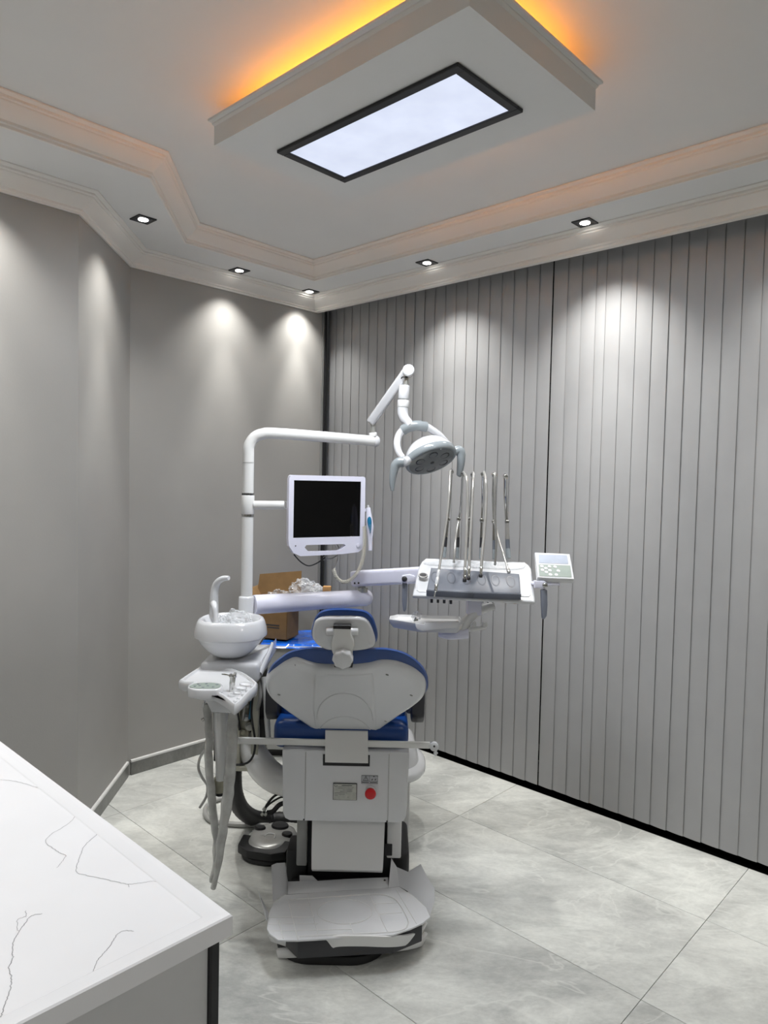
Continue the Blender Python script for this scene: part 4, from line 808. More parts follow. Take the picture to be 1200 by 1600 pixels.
b = B(); ringface(b, outl, [scr, hol], 0, .022); link('bezel', b, 'lilac', mo, 20)
b = B(); ringface(b, [(.015, MT - .01), (MW - .015, MT - .01), (MW - .015, -.125), (.015, -.125)], [], -.03, -.001); link('back_case', b, 'lilac', mo, 20)
b = B(); ringface(b, [(u, v) for u, v in scr], [], .0, .018); link('screen', b, 'screen', mo, 0)
b = B(); lathe(b, [(.010, 0), (.010, .002), (.007, .003)], mp(MW - .03, -.148, .022), mn, 20); link('power_button', b, 'lilac', mo, 50)
b = B(); lathe(b, [(.003, 0), (.003, .0012)], mp(.033, -.142, .0215), mn, 10); link('indicator', b, 'ink', mo)
b = B(); rod(b, P0(V((-0.5826,3.0,1.5653)).z) + V((.026, 0, 0)), V((-0.4201,3.0,1.5674)), .0185, 20); rod(b, V((-0.4255,3.0,1.5673)), V((-0.4134,3.05,1.5658)), .0185, 20); rod(b, V((-0.423,3.04,1.566)), mp(.17, .01, -.045), .016, 16); rod(b, mp(.17, .01, -.05), mp(.17, .01, -.029), .03, 20); link('monitor_arm', b, 'cream', mo, 50)
b = B(); tube(b, [mp(.035, -.18, .0), V((-0.3486,3.0,1.3283)), V((-0.3178,3.02,1.3102)), V((-0.2852,3.05,1.3184)), V((-0.2514,3.07,1.3419))], .0028, n=8, k=6); tag(link('black_cable', b, 'black', None), 'thin black cable drooping under the monitor', 'cable')
b = B(); tube(b, [V((-0.2514,3.07,1.3419)), V((-0.2313,3.1,1.3334)), V((-0.1993,3.12,1.3518)), V((-0.1971,3.12,1.383)), V((-0.2131,3.1,1.4098))], .003, n=8, k=6); tube(b, [V((-0.2187,3.1,1.4097)), V((-0.198,3.1,1.3539)), V((-0.2083,3.1,1.3001)), V((-0.2149,3.08,1.2828))], .0022, n=8, k=6); box(b, V((-0.2549,3.08,1.3351)) + V((-.006, 0, -.008)), V((-0.2549,3.08,1.3351)) + V((.008, .01, .008)), .002, 1); tag(link('grey_cable', b, 'hosegrey', None), 'loops of thin grey cable behind the lower edge of the monitor', 'cable')
# intra-oral camera on its holder, with the coiled cord
io = thing('intraoral_camera', 'white intraoral camera wand with a teal grip beside the monitor', 'camera', V((-0.0627,3.06,1.5024)))
wy = 3.08
b = B(); tube(b, [V(p) for p in [(-0.0685,3.08,1.5624),(-0.0667,3.08,1.543),(-0.0633,3.08,1.5096),(-0.0599,3.08,1.4818),(-0.0579,3.08,1.454),(-0.0572,3.08,1.4177),(-0.0563,3.08,1.3758)]], [.0085, .011, .015, .0165, .014, .010, .009], n=18, k=3); link('wand', b, 'lilac', io, 60)
b = B(); rod(b, V((-0.0684,3.08,1.5596)), V((-0.0701,3.08,1.5735)), .005, 12); link('tip', b, 'white', io)
b = B(); gp = [(-0.0654,3.0645,1.5229),(-0.0576,3.0645,1.5217),(-0.0529,3.0645,1.5079),(-0.0525,3.0645,1.4885),(-0.0547,3.0645,1.4607),(-0.0575,3.0645,1.4495),(-0.0605,3.0645,1.4606),(-0.068,3.0645,1.4882),(-0.0712,3.0645,1.5103)]; plate(b, gp, (0, -1, 0), [(0, -.008), (0, .001), (.0015, .002)], k=4); gpo = link('grip', b, 'teal', io, 50); gpo['label'] = 'teal grip panel with four pale keys'
for p in [(-0.0591,3.0625,1.4871),(-0.0589,3.0625,1.4788),(-0.0588,3.0625,1.4705),(-0.0586,3.0625,1.4622)]:
    b = B(); lathe(b, [(.0022, 0), (.0022, .001)], p, (0, -1, 0), 8); link('key', b, 'lcd', gpo)
b = B(); box(b, mp(MW - .004, .0, -.012), mp(MW + .028, .014, -.002), .002, 1); link('holder', b, 'lilac', io, 0)
path = spline([V((-0.0849,3.08,1.4813)), V((-0.082,3.08,1.4032)), V((-0.0903,3.08,1.3303)), V((-0.1112,3.07,1.2779)), V((-0.1434,3.06,1.245)), V((-0.1766,3.06,1.2387)), V((-0.202,3.06,1.2605)), V((-0.2137,3.06,1.2937))], 40)
acc = [0]
for p, q in zip(path, path[1:]): acc.append(acc[-1] + (q - p).length)
hel = []; tot = acc[-1]; turns = 64; N = turns * 9; j = 0; u = V((0, 1, 0))
for i in range(N + 1):
    s = tot * i / N
    while j < len(acc) - 2 and acc[j + 1] < s: j += 1
    p = path[j].lerp(path[j + 1], (s - acc[j]) / max(1e-9, acc[j + 1] - acc[j])); t = (path[j + 1] - path[j]).normalized()
    u = (u - t * u.dot(t)).normalized(); w = t.cross(u); a = 2 * PI * turns * i / N
    hel.append(p + (u * math.cos(a) + w * math.sin(a)) * .0075)
b = B(); tube(b, hel, .0017, n=5, k=1); tag(link('coiled_cord', b, 'coil', None), 'beige coiled cord hanging from the intraoral camera', 'cord')

# ------------------------------------------------------------------ operating lamp on its spring arm
la = thing('operating_lamp', 'white and grey oval operating lamp on a jointed spring arm', 'lamp', V((0.1967,3.12,1.7941)))
b = B(); cap_rod(b, V((-0.0575,3.3,1.866)) + V((0, 0, .015)), V((-0.0597,3.3,1.9014)), .0185, 20, .1); link('arm_stub', b, 'cream', la, 45)
b = B(); rod(b, V((-0.0596,3.3,1.8985)), V((-0.0607,3.3,1.9486)), .0125, 16); link('arm_pin', b, 'steel', la)
b = B(); a, e = V((-0.0681,3.3,1.9514)), V((0.0885,3.16,2.1656)); dxx = (e - a).normalized(); sd = V((0, 1, 0)); sd = (sd - dxx * sd.dot(dxx)).normalized(); un = dxx.cross(sd)
t = bmesh.new(); box(t, (-.005, -.020, -.021), ((e - a).length, .020, .021), .011, 3); bmesh.ops.transform(t, matrix=frame(dxx, sd, un, a), verts=t.verts); merge(b, t); link('spring_arm', b, 'white', la, 45)
b = B(); kq = V((0.0939,3.15,2.1641)); cap_rod(b, kq + V((0, -.032, 0)), kq + V((0, .03, 0)), .0265, 24, .2); link('arm_knuckle', b, 'white', la, 45)
b = B(); rod(b, V((0.0873,3.15,2.1416)), V((0.0841,3.15,2.0995)), .011, 14); link('swivel_pin', b, 'steel', la)
b = B(); tube(b, [V((0.0632,3.13,2.1271)), V((0.0686,3.13,2.1355)), V((0.0911,3.13,2.1346))], .003, n=6, k=3); link('arm_gasket', b, 'black', la)
b = B(); cap_rod(b, V((0.0784,3.15,2.1022)), V((0.0755,3.15,2.0404)), .0245, 24, .15); link('swivel_sleeve', b, 'white', la, 45)
b = B(); cap_rod(b, V((0.0756,3.15,2.0376)), V((0.0744,3.15,2.0039)), .0262, 24, .12); link('sleeve_collar', b, 'white2', la, 45)
b = B(); tube(b, [V((0.0737,3.15,2.0067)), V((0.0741,3.15,1.9786)), V((0.0815,3.145,1.9558)), V((0.0959,3.14,1.9389)), V((0.1073,3.135,1.9247))], [.0245, .0245, .023, .021, .020], n=20, k=4); link('neck', b, 'white', la, 60)
# head frame: face normal and the long axis
HC = V((0.1969,3.12,1.7885)); n_ = V((.30, -.47, -.83)).normalized(); xa_ = V((math.cos(math.radians(20)), 0, math.sin(math.radians(20)))); xa_ = (xa_ - n_ * xa_.dot(n_)).normalized(); ya_ = n_.cross(xa_)
b = B(); lathe(b, [(.02, -.088), (.05, -.080), (.075, -.064), (.094, -.042), (.106, -.020), (.109, -.008)], HC, n_, 48, sx=1.04, sy=.95, xdir=xa_); dm = link('head_shell', b, 'white', la, 60)
b = B(); lathe(b, [(.109, -.009), (.1125, -.002), (.1125, .012), (.108, .022), (.102, .025), (.098, .023)], HC, n_, 48, sx=1.04, sy=.95, xdir=xa_); link('head_rim', b, 'lampgrey', la, 60)
b = B(); lathe(b, [(.098, .020), (.098, .0245), (.07, .0285), (.03, .0305), (.004, .031)], HC, n_, 48, sx=1.04, sy=.95, xdir=xa_); lf = link('lens_cover', b, 'lampface', la, 60)
for k in range(6):
    a = 2 * PI * k / 6 + .35; p = HC + n_ * (.0285) + xa_ * .064 * math.cos(a) + ya_ * .058 * math.sin(a)
    b = B(); lathe(b, [(.021, -.003), (.021, .0), (.019, .0015), (.015, -.001), (.006, -.002)], p, n_, 20, sx=1.0, sy=1.0); rf = link('reflector', b, 'lens', lf, 50)
b = B(); lathe(b, [(.009, -.002), (.009, .002), (.006, .003)], HC + n_ * .030, n_, 18); link('sensor', b, 'lens', lf)
b = B(); pt = HC - n_ * .080 + xa_ * .02; box(b, (-.032, -.018, -.010), (.032, .018, .012), .006, 2, mt=frame(xa_, ya_, n_, pt)); hs = link('hinge_block', b, 'white', la, 45)
b = B(); box(b, (.004, -.024, -.008), (.05, -.010, .004), .003, 1, mt=frame(xa_, ya_, n_, pt)); tube(b, [pt + xa_ * -.022 - ya_ * .02, pt + xa_ * -.005 - ya_ * .03, pt + xa_ * .012 - ya_ * .024], .004, n=8, k=3); link('hinge_latch', b, 'steel', la, 40)
# yoke: half ring from side to side
yk = [V(p) for p in [(0.0788,3.05,1.7761),(0.0605,3.09,1.8019),(0.0506,3.12,1.8385),(0.0557,3.14,1.8755),(0.0742,3.145,1.9037),(0.1033,3.14,1.9199),(0.1413,3.14,1.9258),(0.18,3.15,1.921),(0.2151,3.16,1.9035),(0.2463,3.17,1.8814),(0.2734,3.18,1.8548),(0.3021,3.18,1.8234)]]
b = B(); tube(b, yk, [.014, .017, .019, .020, .021, .021, .021, .021, .020, .019, .017, .015], n=16, k=5, flat=.8); yo = link('yoke', b, 'white', la, 60)
b = B(); tube(b, yk[4:8], [.0225, .0232, .0232, .0225], n=16, k=5); link('yoke_grip', b, 'lampgrey', yo, 60)
for pts, hub in (([(0.0786,3.03,1.7612),(0.0582,3.03,1.7587),(0.0442,3.03,1.7462),(0.0385,3.03,1.7236),(0.0342,3.03,1.6949),(0.0324,3.03,1.6662),(0.0343,3.03,1.6376)], [(0.0978,3.06,1.7686),(0.0778,3.03,1.7612)]),
                 ([(0.311,3.16,1.8185),(0.328,3.16,1.8209),(0.3369,3.16,1.8041),(0.337,3.16,1.7701),(0.3343,3.16,1.7402),(0.3299,3.16,1.7124),(0.3275,3.16,1.706)], [(0.2961,3.16,1.8181),(0.3131,3.16,1.8185)])):
    b = B(); tube(b, [V(p) for p in pts], [.022, .022, .020, .018, .0155, .012, .007], n=14, k=5, flat=.8); link('handle', b, 'lampgrey', la, 60)
    b = B(); cap_rod(b, hub[0], hub[1], .0205, 20, .2); link('handle_hub', b, 'white', la, 45)

# ------------------------------------------------------------------ delivery arm and console
da = thing('delivery_arm', 'white two-part swing arm from the pole socket to the instrument console', 'arm', V((-0.3292,3.1,1.142)))
b = B(); a, e = V((-0.5472,3.0,1.1408)), V((-0.0574,3.3,1.1332)); tube(b, [a, a.lerp(e, .02), a.lerp(e, .96), a.lerp(e, .985), e], [.041, .042, .038, .035, .028], n=24, k=1, upv=(0, 0, 1)); link('lower_arm', b, 'lilac', da, 50)
b = B(); rod(b, V((-0.0915,3.27,1.1628)), V((-0.0919,3.27,1.1837)), .024, 20); rod(b, V((-0.0903,3.27,1.1807)), V((-0.0911,3.27,1.2195)), .0135, 16); link('pivot', b, 'steel', da)
b = B(); a, e = V((-0.1399,3.3,1.2203)), V((0.18,3.1,1.2717)); dxx = (e - a).normalized(); sd = V((0, 0, 1)).cross(dxx).normalized(); un = dxx.cross(sd)
t = bmesh.new(); box(t, (0, -.026, -.037), ((e - a).length, .026, .036), .016, 3); bmesh.ops.transform(t, matrix=frame(dxx, sd, un, a), verts=t.verts); merge(b, t); ua = link('upper_arm', b, 'lilac', da, 45)
for u_ in (.028, .05):
    b = B(); lathe(b, [(.0045, 0), (.0045, .002)], a + dxx * u_ - sd * .0262 - un * .020, -sd, 10); link('arm_screw', b, 'ink', ua)
CP = (2.92, 1.205, 3.14, 1.345)
CN = V((0, -(1.345 - 1.205), 3.14 - 2.92)).normalized()
co = thing('instrument_console', 'white dentist instrument console with a blue-grey rubber holder strip', 'console', V((0.3925,3.0,1.2568)))
o3 = [(0.1262,2.9258,1.2087),(0.1297,2.9502,1.2242),(0.1578,3.0864,1.3109),(0.1716,3.1168,1.3302),(0.1898,3.1365,1.3428),(0.322,3.1332,1.3407),(0.4877,3.1278,1.3372),(0.6271,3.1257,1.3359),(0.6425,3.1071,1.324),(0.6493,3.0874,1.3115),(0.6342,2.9234,1.2072),(0.63,2.9057,1.1959),(0.5007,2.911,1.1993),(0.3041,2.919,1.2044)]
b = B(); plate(b, o3, CN, [(.014, -.022), (.004, -.020), (0, -.014), (0, -.006), (.003, -.002), (.008, .0), (.012, .0)]); link('body', b, 'white', co, 40)
o3 = [(0.1426,2.9506,1.2244),(0.1652,3.0837,1.3091),(0.1853,3.1192,1.3317),(0.321,3.121,1.3329),(0.4863,3.1177,1.3308),(0.6211,3.1135,1.3281),(0.6328,3.087,1.3113),(0.6201,2.9391,1.2171),(0.6094,2.9272,1.2096),(0.5036,2.9306,1.2117),(0.3058,2.9396,1.2175),(0.153,2.9418,1.2189)]
b = B(); plate(b, o3, CN, [(0, -.002), (.001, .003), (.003, .004), (.006, .0035)]); link('top_panel', b, 'white', co, 40)
o3 = [(0.2081,3.0537,1.2996),(0.3949,3.0415,1.2919),(0.584,3.0295,1.2842),(0.5711,2.9205,1.2148),(0.3748,2.9214,1.2155),(0.1842,2.9297,1.2207)]
b = B(); plate(b, o3, CN, [(0, -.012), (0, .010), (.002, .013), (.005, .014)]); hp = link('holder_strip', b, 'strip', co, 40)
l0 = [V(p) for p in [(0.1821,2.9297,1.2207),(0.3748,2.9214,1.2155),(0.5711,2.9205,1.2148)]]
b = B()
for p, q in zip(l0, l0[1:]):
    prism(b, [p + CN * .014, q + CN * .014, q + CN * .014 + V((0, -.014, -.0)), p + CN * .014 + V((0, -.014, 0))], (0, 0, -.024), .002)
link('holder_front', b, 'strip2', hp, 30)
for p in [(0.2235,2.9987,1.2646),(0.2908,2.9968,1.2634),(0.3535,2.9929,1.261),(0.4184,2.991,1.2597),(0.4759,2.9888,1.2583),(0.5403,2.985,1.2559)]:
    b = B(); lathe(b, [(.019, -.002), (.019, .0006), (.017, .0012), (.013, -.0006), (.005, -.0010)], V(p) + CN * .014, CN, 24, sx=1.0, sy=2.0, xdir=(1, 0, 0)); link('holder_dish', b, 'strip2', hp, 50)
p = V([(0.1717,3.0086,1.2709)][0])
b = B(); lathe(b, [(.0155, -.003), (.0155, .003), (.012, .004)], p + CN * .012, CN, 24, sy=1.3); dk = link('dial', b, 'silver', co, 50)
b = B(); lathe(b, [(.0115, .003), (.0115, .0045), (.009, .005)], p + CN * .012, CN, 24, sy=1.25); link('dial_face', b, 'ink', dk)
# side handles
for bk, bl_, bolt, mm in (([(0.0805,2.95,1.2842),(0.1125,2.95,1.2906),(0.1354,2.95,1.2839),(0.136,2.95,1.2603),(0.1061,2.95,1.2589),(0.1026,2.95,1.2524),(0.0812,2.95,1.2541)], [(0.082,2.95,1.2527),(0.1062,2.95,1.251),(0.1058,2.95,1.2058),(0.1029,2.95,1.1482),(0.0961,2.95,1.1308),(0.0888,2.95,1.1371),(0.0829,2.95,1.1766)], V((0.0913,2.945,1.273)), 'ink'),
                          ([(0.6349,2.95,1.2745),(0.6762,2.95,1.2769),(0.6894,2.95,1.2649),(0.69,2.95,1.2456),(0.6702,2.95,1.2409),(0.6593,2.95,1.2449),(0.6358,2.95,1.2444)], [(0.6645,2.95,1.2379),(0.6902,2.95,1.2384),(0.6936,2.95,1.1753),(0.6915,2.95,1.1285),(0.6799,2.95,1.1116),(0.6726,2.95,1.1172),(0.6679,2.95,1.1747)], V((0.6778,2.945,1.2587)), 'chrome')):
    b = B(); prism(b, bk, (0, .03, 0), .004); hb_ = link('handle_bracket', b, 'lilac', co, 40)
    b = B(); prism(b, bl_, (0, .024, 0), .005); link('handle_blade', b, 'greypad', co, 40)
    b = B(); lathe(b, [(.011, -.004), (.0115, .004), (.009, .008), (.003, .009)], bolt, (0, -1, 0), 20); link('handle_bolt', b, mm, hb_, 50)
# film over the console's top
f3_ = [(0.1786,3.1044,1.3242),(0.2003,3.1191,1.3336),(0.3206,3.1164,1.3319),(0.4854,3.1111,1.3285),(0.6161,3.1068,1.3258),(0.6205,3.089,1.3145),(0.5838,3.0703,1.3026),(0.3914,3.0747,1.3054),(0.2002,3.0851,1.312)]
b = B(); plate(b, f3_, CN, [(0, .004), (.002, .009), (.006, .0095)], k=2)
for v in b.verts: v.co += CN * mnoise.noise(v.co * 60) * .004
link('film_cover', b, 'filmclear', co, 30)
# connectors underneath
for pts, r_, m_ in (([(0.2074,2.95,1.1972),(0.208,2.95,1.1728)], 0.0071, 'ink'),
    ([(0.2338,2.95,1.1978),(0.2344,2.95,1.1733)], 0.0064, 'ink'),
    ([(0.2603,2.95,1.1947),(0.2609,2.95,1.1717)], 0.0071, 'ink'),
    ([(0.2882,2.95,1.1925),(0.2888,2.95,1.1695)], 0.0071, 'ink'),
    ([(0.4232,2.95,1.1925),(0.4236,2.95,1.1781)], 0.0039, 'blackpl'),
    ([(0.4439,2.95,1.1915),(0.4443,2.95,1.1771)], 0.0039, 'blackpl'),
    ([(0.4646,2.95,1.1919),(0.465,2.95,1.1776)], 0.0039, 'blackpl'),
    ([(0.5589,2.95,1.1911),(0.5593,2.95,1.1767)], 0.0121, 'brass')):
    b = B(); rod(b, V(pts[0]) + V((0, .012, .012)), V(pts[1]) + V((0, .012, 0)), r_, 12, r_ * .8); link('connector', b, m_, co)
# control box on the right
KP = [(0.6557,3.062,1.3846),(0.7328,3.0606,1.3834),(0.8072,3.0582,1.3813),(0.8051,3.005,1.3356),(0.8016,2.9524,1.2903),(0.8005,2.9478,1.2864),(0.7182,2.9483,1.2869),(0.6464,2.9513,1.2894)]
KN = V((0, -(1.37 - 1.284), .10)).normalized()
kb = thing('control_box', 'white tilted control box with a sage keypad right of the console', 'control panel', V((0.7332,3.0,1.3187)))
b = B(); plate(b, KP, KN, [(.006, -.03), (.001, -.026), (0, -.004), (.002, 0), (.005, .001)]); link('case', b, 'white', kb, 40)
o3 = [(0.669,3.0527,1.3766),(0.7928,3.0507,1.3749),(0.7896,3.0116,1.3413),(0.6642,3.0131,1.3425)]
b = B(); plate(b, o3, KN, [(0, -.001), (0, .0015), (.001, .002)]); link('display', b, 'lcd', kb, 0)
o3 = [(0.6623,3.0077,1.3379),(0.7956,3.0052,1.3358),(0.7904,2.9539,1.2917),(0.6564,2.9571,1.2944)]
b = B(); plate(b, o3, KN, [(0, -.001), (0, .0015), (.001, .002)]); kf = link('keypad', b, 'keygrey', kb, 0)
for p in [(0.6746,2.9986,1.3301),(0.7062,2.9982,1.3297),(0.7298,2.9975,1.3292),(0.6898,2.9897,1.3225),(0.6737,2.9825,1.3162),(0.705,2.9816,1.3155),(0.6882,2.9741,1.309),(0.7404,2.9805,1.3145),(0.7032,2.9638,1.3001),(0.7277,2.9636,1.3)]:
    b = B(); lathe(b, [(.0078, .001), (.0078, .0028), (.006, .0034)], p, KN, 16, sx=1.0, sy=.9, xdir=(1, 0, 0)); link('key', b, 'white', kf)
b = B(); box(b, V((0.6393,2.96,1.2678)) + V((-.01, 0, -.012)), V((0.7455,3.0,1.2753)) + V((0, .02, -.01)), .004, 2); link('box_bracket', b, 'lilac', kb, 30)
# tray and its arm below the console
ta = thing('instrument_tray', 'small white instrument tray on a curved arm below the console', 'tray', V((0.2601,3.05,1.0516)))
tp = [(0.0335,2.98,1.0824),(0.1368,2.94,1.0863),(0.1559,2.94,1.0837),(0.1792,2.94,1.0851),(0.1791,2.94,1.0902),(0.3368,2.99,1.0904),(0.3487,3.16,1.0714),(0.1692,3.16,1.0675),(0.0371,3.12,1.0657)]
zt2 = sum(p[2] for p in tp) / len(tp)
b = B(); trp = [(-.115, 2.98), (.0, 2.94), (.155, 2.945), (.19, 3.0), (.185, 3.18), (-.10, 3.17), (-.125, 3.10)]
tx = V((0.2572,3.02,1.0716))
X0, X1 = V((0.0323,3.05,1.069)).x, V((0.3481,3.05,1.0814)).x
tpts = [V((X0, 3.06, tx.z)), V((X0 + .12, 2.97, tx.z)), V((X1 - .02, 2.96, tx.z)), V((X1, 3.0, tx.z)), V((X1, 3.15, tx.z)), V((X0 + .04, 3.17, tx.z)), V((X0 + .005, 3.13, tx.z))]
plate(b, tpts, (0, 0, 1), [(.05, -.034), (.02, -.030), (.006, -.012), (0, .006), (0, .009), (.003, .009), (.006, .0), (.01, -.004)]); link('tray_pan', b, 'white2', ta, 30)
b = B(); prism(b, [(0.1417,2.955,1.0855),(0.1801,2.955,1.0812),(0.18,2.955,1.088),(0.3265,2.955,1.0972),(0.3165,2.955,1.0699),(0.2232,2.955,1.0594),(0.1723,2.955,1.0527),(0.1487,2.955,1.059),(0.142,2.955,1.0726)], (0, .02, 0), .003); link('tray_lip', b, 'white2', ta, 30)
b = B(); tube(b, [V(p) for p in [(0.4879,3.06,1.1493),(0.4487,3.06,1.1374),(0.4083,3.05,1.1184),(0.3728,3.04,1.0909),(0.3505,3.03,1.0616),(0.3423,3.03,1.0438)]], [.018, .019, .020, .022, .024, .026], n=14, k=5); link('tray_arm', b, 'white2', ta, 60)
b = B(); tube(b, [V(p) for p in [(0.2476,3.04,1.0233),(0.2904,3.03,1.0242),(0.3329,3.02,1.0304),(0.3719,3.02,1.0334)]], [.012, .022, .024, .022], n=14, k=4, upv=(0, 0, 1)); link('arm_base', b, 'lilac', ta, 60)
b = B(); tube(b, [V(p) for p in [(0.3758,3.02,1.0511),(0.4148,3.02,1.0554),(0.4493,3.02,1.0649)]], [.010, .0095, .008], n=10, k=3); box(b, V((0.4439,3.02,1.0728)) + V((-.012, -.008, -.006)), V((0.4439,3.02,1.0728)) + V((.01, .008, .01)), .004, 2); prism(b, [(0.3793,3.015,1.0588),(0.3982,3.015,1.0854),(0.4048,3.015,1.0812),(0.4075,3.015,1.0616)], (0, .012, 0)); link('tray_lever', b, 'white2', ta, 40)
b = B(); l_, h_ = V((0.3679,3.06,1.1079)), V((0.43,3.06,1.1763)); box(b, (l_.x, 3.03, l_.z), (h_.x, 3.10, h_.z + .02), .008, 2); link('console_neck', b, 'lilac', ta, 40)
b = B(); crumple(b, V((0.1472,3.03,1.1005)), .019, 8, 3, .6); tag(link('film_scrap', b, 'filmclear', None, 25), 'small scrap of clear film on the instrument tray', 'plastic film')
b = B(); cs = V((0.1484,3.02,1.0886)); rod(b, cs + V((-.008, 0, -.003)), cs + V((.008, 0, 0)), .005, 10); rod(b, cs + V((-.003, -.003, -.002)), cs + V((-.004, -.003, .01)), .003, 8); tag(link('metal_clip', b, 'steel', None), 'tiny metal clip under the film scrap on the instrument tray', 'clip')

# whip arms and hoses
def zoom5(pts): return pts
whips = [[(0.2711,3.13,1.3473),(0.2782,3.15,1.4203),(0.2865,3.16,1.5141),(0.2906,3.15,1.6044),(0.2886,3.08,1.7268)],
         [(0.3294,3.13,1.3443),(0.3324,3.15,1.4215),(0.3332,3.16,1.5151),(0.3405,3.15,1.5713),(0.3367,3.08,1.7154)],
         [(0.3792,3.13,1.3432),(0.382,3.15,1.4226),(0.3824,3.16,1.5162),(0.3856,3.15,1.6064),(0.3809,3.08,1.7142)],
         [(0.4319,3.13,1.3435),(0.4349,3.15,1.4237),(0.4368,3.16,1.513),(0.4355,3.15,1.6075),(0.4249,3.08,1.7173)],
         [(0.4909,3.13,1.3435),(0.4917,3.15,1.412),(0.4905,3.16,1.5077),(0.4819,3.15,1.6212),(0.4732,3.08,1.7162)],
         [(0.555,3.13,1.3491),(0.5526,3.15,1.4176),(0.5487,3.16,1.509),(0.5377,3.15,1.6224),(0.5233,3.08,1.711)]]
WL = ['whip arm with the syringe hose, first from the left on the console', 'second whip arm from the left on the console', 'third whip arm from the left on the console', 'fourth whip arm from the left on the console', 'fifth whip arm from the left on the console', 'bare whip arm without a hose at the right end of the console']
for k, w in enumerate(whips):
    w = [V(p) for p in w]; big = 1.6 if k == 5 else 1.0
    t = thing('whip_arm', WL[k], 'arm', w[0], 'whip arms on the console')
    b = B(); tube(b, [w[0], w[0].lerp(w[1], .6)], [.0075 * big, .0068 * big], n=12, k=1); link('root_sleeve', b, 'lampgrey', t)
    b = B(); tube(b, [w[0].lerp(w[1], .6), w[1], w[1].lerp(w[2], .15)], [.0066 * big, .0064 * big, .0062 * big], n=12, k=1); link('spring_boot', b, 'greypad2' if k in (4, 5) else 'blackpl', t)
    b = B(); tube(b, [w[1].lerp(w[2], .15), w[2]], [.0066 * big, .0054 * big], n=12, k=1); link('lower_rod', b, 'hose' if k == 5 else 'chrome', t)
    b = B(); cap_rod(b, w[2] + V((0, -.010, 0)), w[2] + V((0, .010, 0)), .0095, 16, .2); link('joint', b, 'chrome', t, 45)
    b = B(); tube(b, [w[2], w[3], w[4]], [.0055 * big, .0062 * big, .0068 * big], n=10, k=5, flat=.8); link('upper_rod', b, 'chrome' if k in (1, 3, 5) else 'steel', t)
    b = B(); cap_rod(b, w[4] + V((0, -.010, -.004)), w[4] + V((0, .010, .002)), .0105 if k == 5 else .0095, 16, .25); link('hose_clip', b, 'chrome', t, 45)
def hose(label, pts, r, ends):
    P = [V(p) for p in pts]; t = thing('instrument_hose', label, 'hose', P[-1], 'instrument hoses on the console')
    b = B(); tube(b, P, r, n=12, k=6); link('tubing', b, 'hose', t)
    d = (P[-1] - P[-2]).normalized(); q = P[-1]; par = None
    for nm, m_, rr, L in ends:
        b = B(); cap_rod(b, q - d * .001, q + d * L, rr, 16, .15); link(nm, b, m_, t, 45); q = q + d * L
    return t
hose('thin syringe hose ending in a white handpiece at the left of the holder strip', [(0.2877,3.07,1.7258),(0.2805,3.05,1.7238),(0.2745,3.0,1.6485),(0.2647,2.96,1.5446),(0.2505,2.93,1.4503),(0.2381,2.9,1.3734),(0.2283,2.873,1.3213)], .0052, [('handpiece', 'white', .0068, .034), ('handpiece_collar', 'white', .0075, .030), ('coupling', 'chrome', .0072, .026), ('nozzle', 'chrome', .0030, .028)])
hose('hose draped over the second whip arm, its chrome coupling left of its twin', [(0.3376,3.08,1.7133),(0.3382,3.05,1.7234),(0.3433,3.0,1.7027),(0.3472,2.98,1.6664),(0.3474,2.96,1.5704),(0.3422,2.92,1.4729),(0.3376,2.89,1.3963),(0.3333,2.862,1.3327)], .0062, [('coupling', 'chrome', .0068, .045), ('coupling_end', 'black', .0078, .012)])
hose('hose over the third whip arm, its chrome coupling crossing next to the second', [(0.3808,3.08,1.7163),(0.3803,3.05,1.7193),(0.3737,3.0,1.6709),(0.3666,2.96,1.5709),(0.3592,2.92,1.4732),(0.3533,2.89,1.3967),(0.3492,2.862,1.337)], .0062, [('coupling', 'chrome', .0066, .042), ('coupling_end', 'black', .0074, .011)])
hose('hose over the fourth whip arm, its chrome coupling in the middle of the holder strip', [(0.4241,3.08,1.7164),(0.4246,3.05,1.7252),(0.4267,3.0,1.6923),(0.4277,2.98,1.6399),(0.4227,2.95,1.5485),(0.4145,2.92,1.4625),(0.4054,2.89,1.3978),(0.3989,2.862,1.338)], .0066, [('coupling', 'chrome', .0064, .032), ('coupling_end', 'black', .0076, .010)])
hose('short straight hose dropping from the fifth whip arm to the console top', [(0.4748,3.08,1.7183),(0.4728,3.05,1.7139),(0.4752,3.05,1.6109),(0.4788,3.05,1.5283),(0.4861,3.05,1.4457),(0.4862,3.05,1.3834),(0.4842,3.05,1.3376)], .0048, [('plug', 'hosegrey', .0052, .012)])
hose('slanting hose from the joint of the fifth whip arm to a coupling on the strip', [(0.4883,3.14,1.5067),(0.4912,3.1,1.4839),(0.4941,3.02,1.4318),(0.5022,2.95,1.3817),(0.5127,2.91,1.3346)], .0046, [('coupling', 'hose', .0066, .016), ('coupling_end', 'chrome', .0080, .012)])
hose('short grey hose from the joint of the second whip arm down to the console top', [(0.3306,3.14,1.5034),(0.323,3.12,1.4705),(0.3158,3.1,1.4254),(0.3099,3.07,1.3776),(0.3069,3.06,1.341)], .0052, [('plug', 'hosegrey', .0056, .010)])

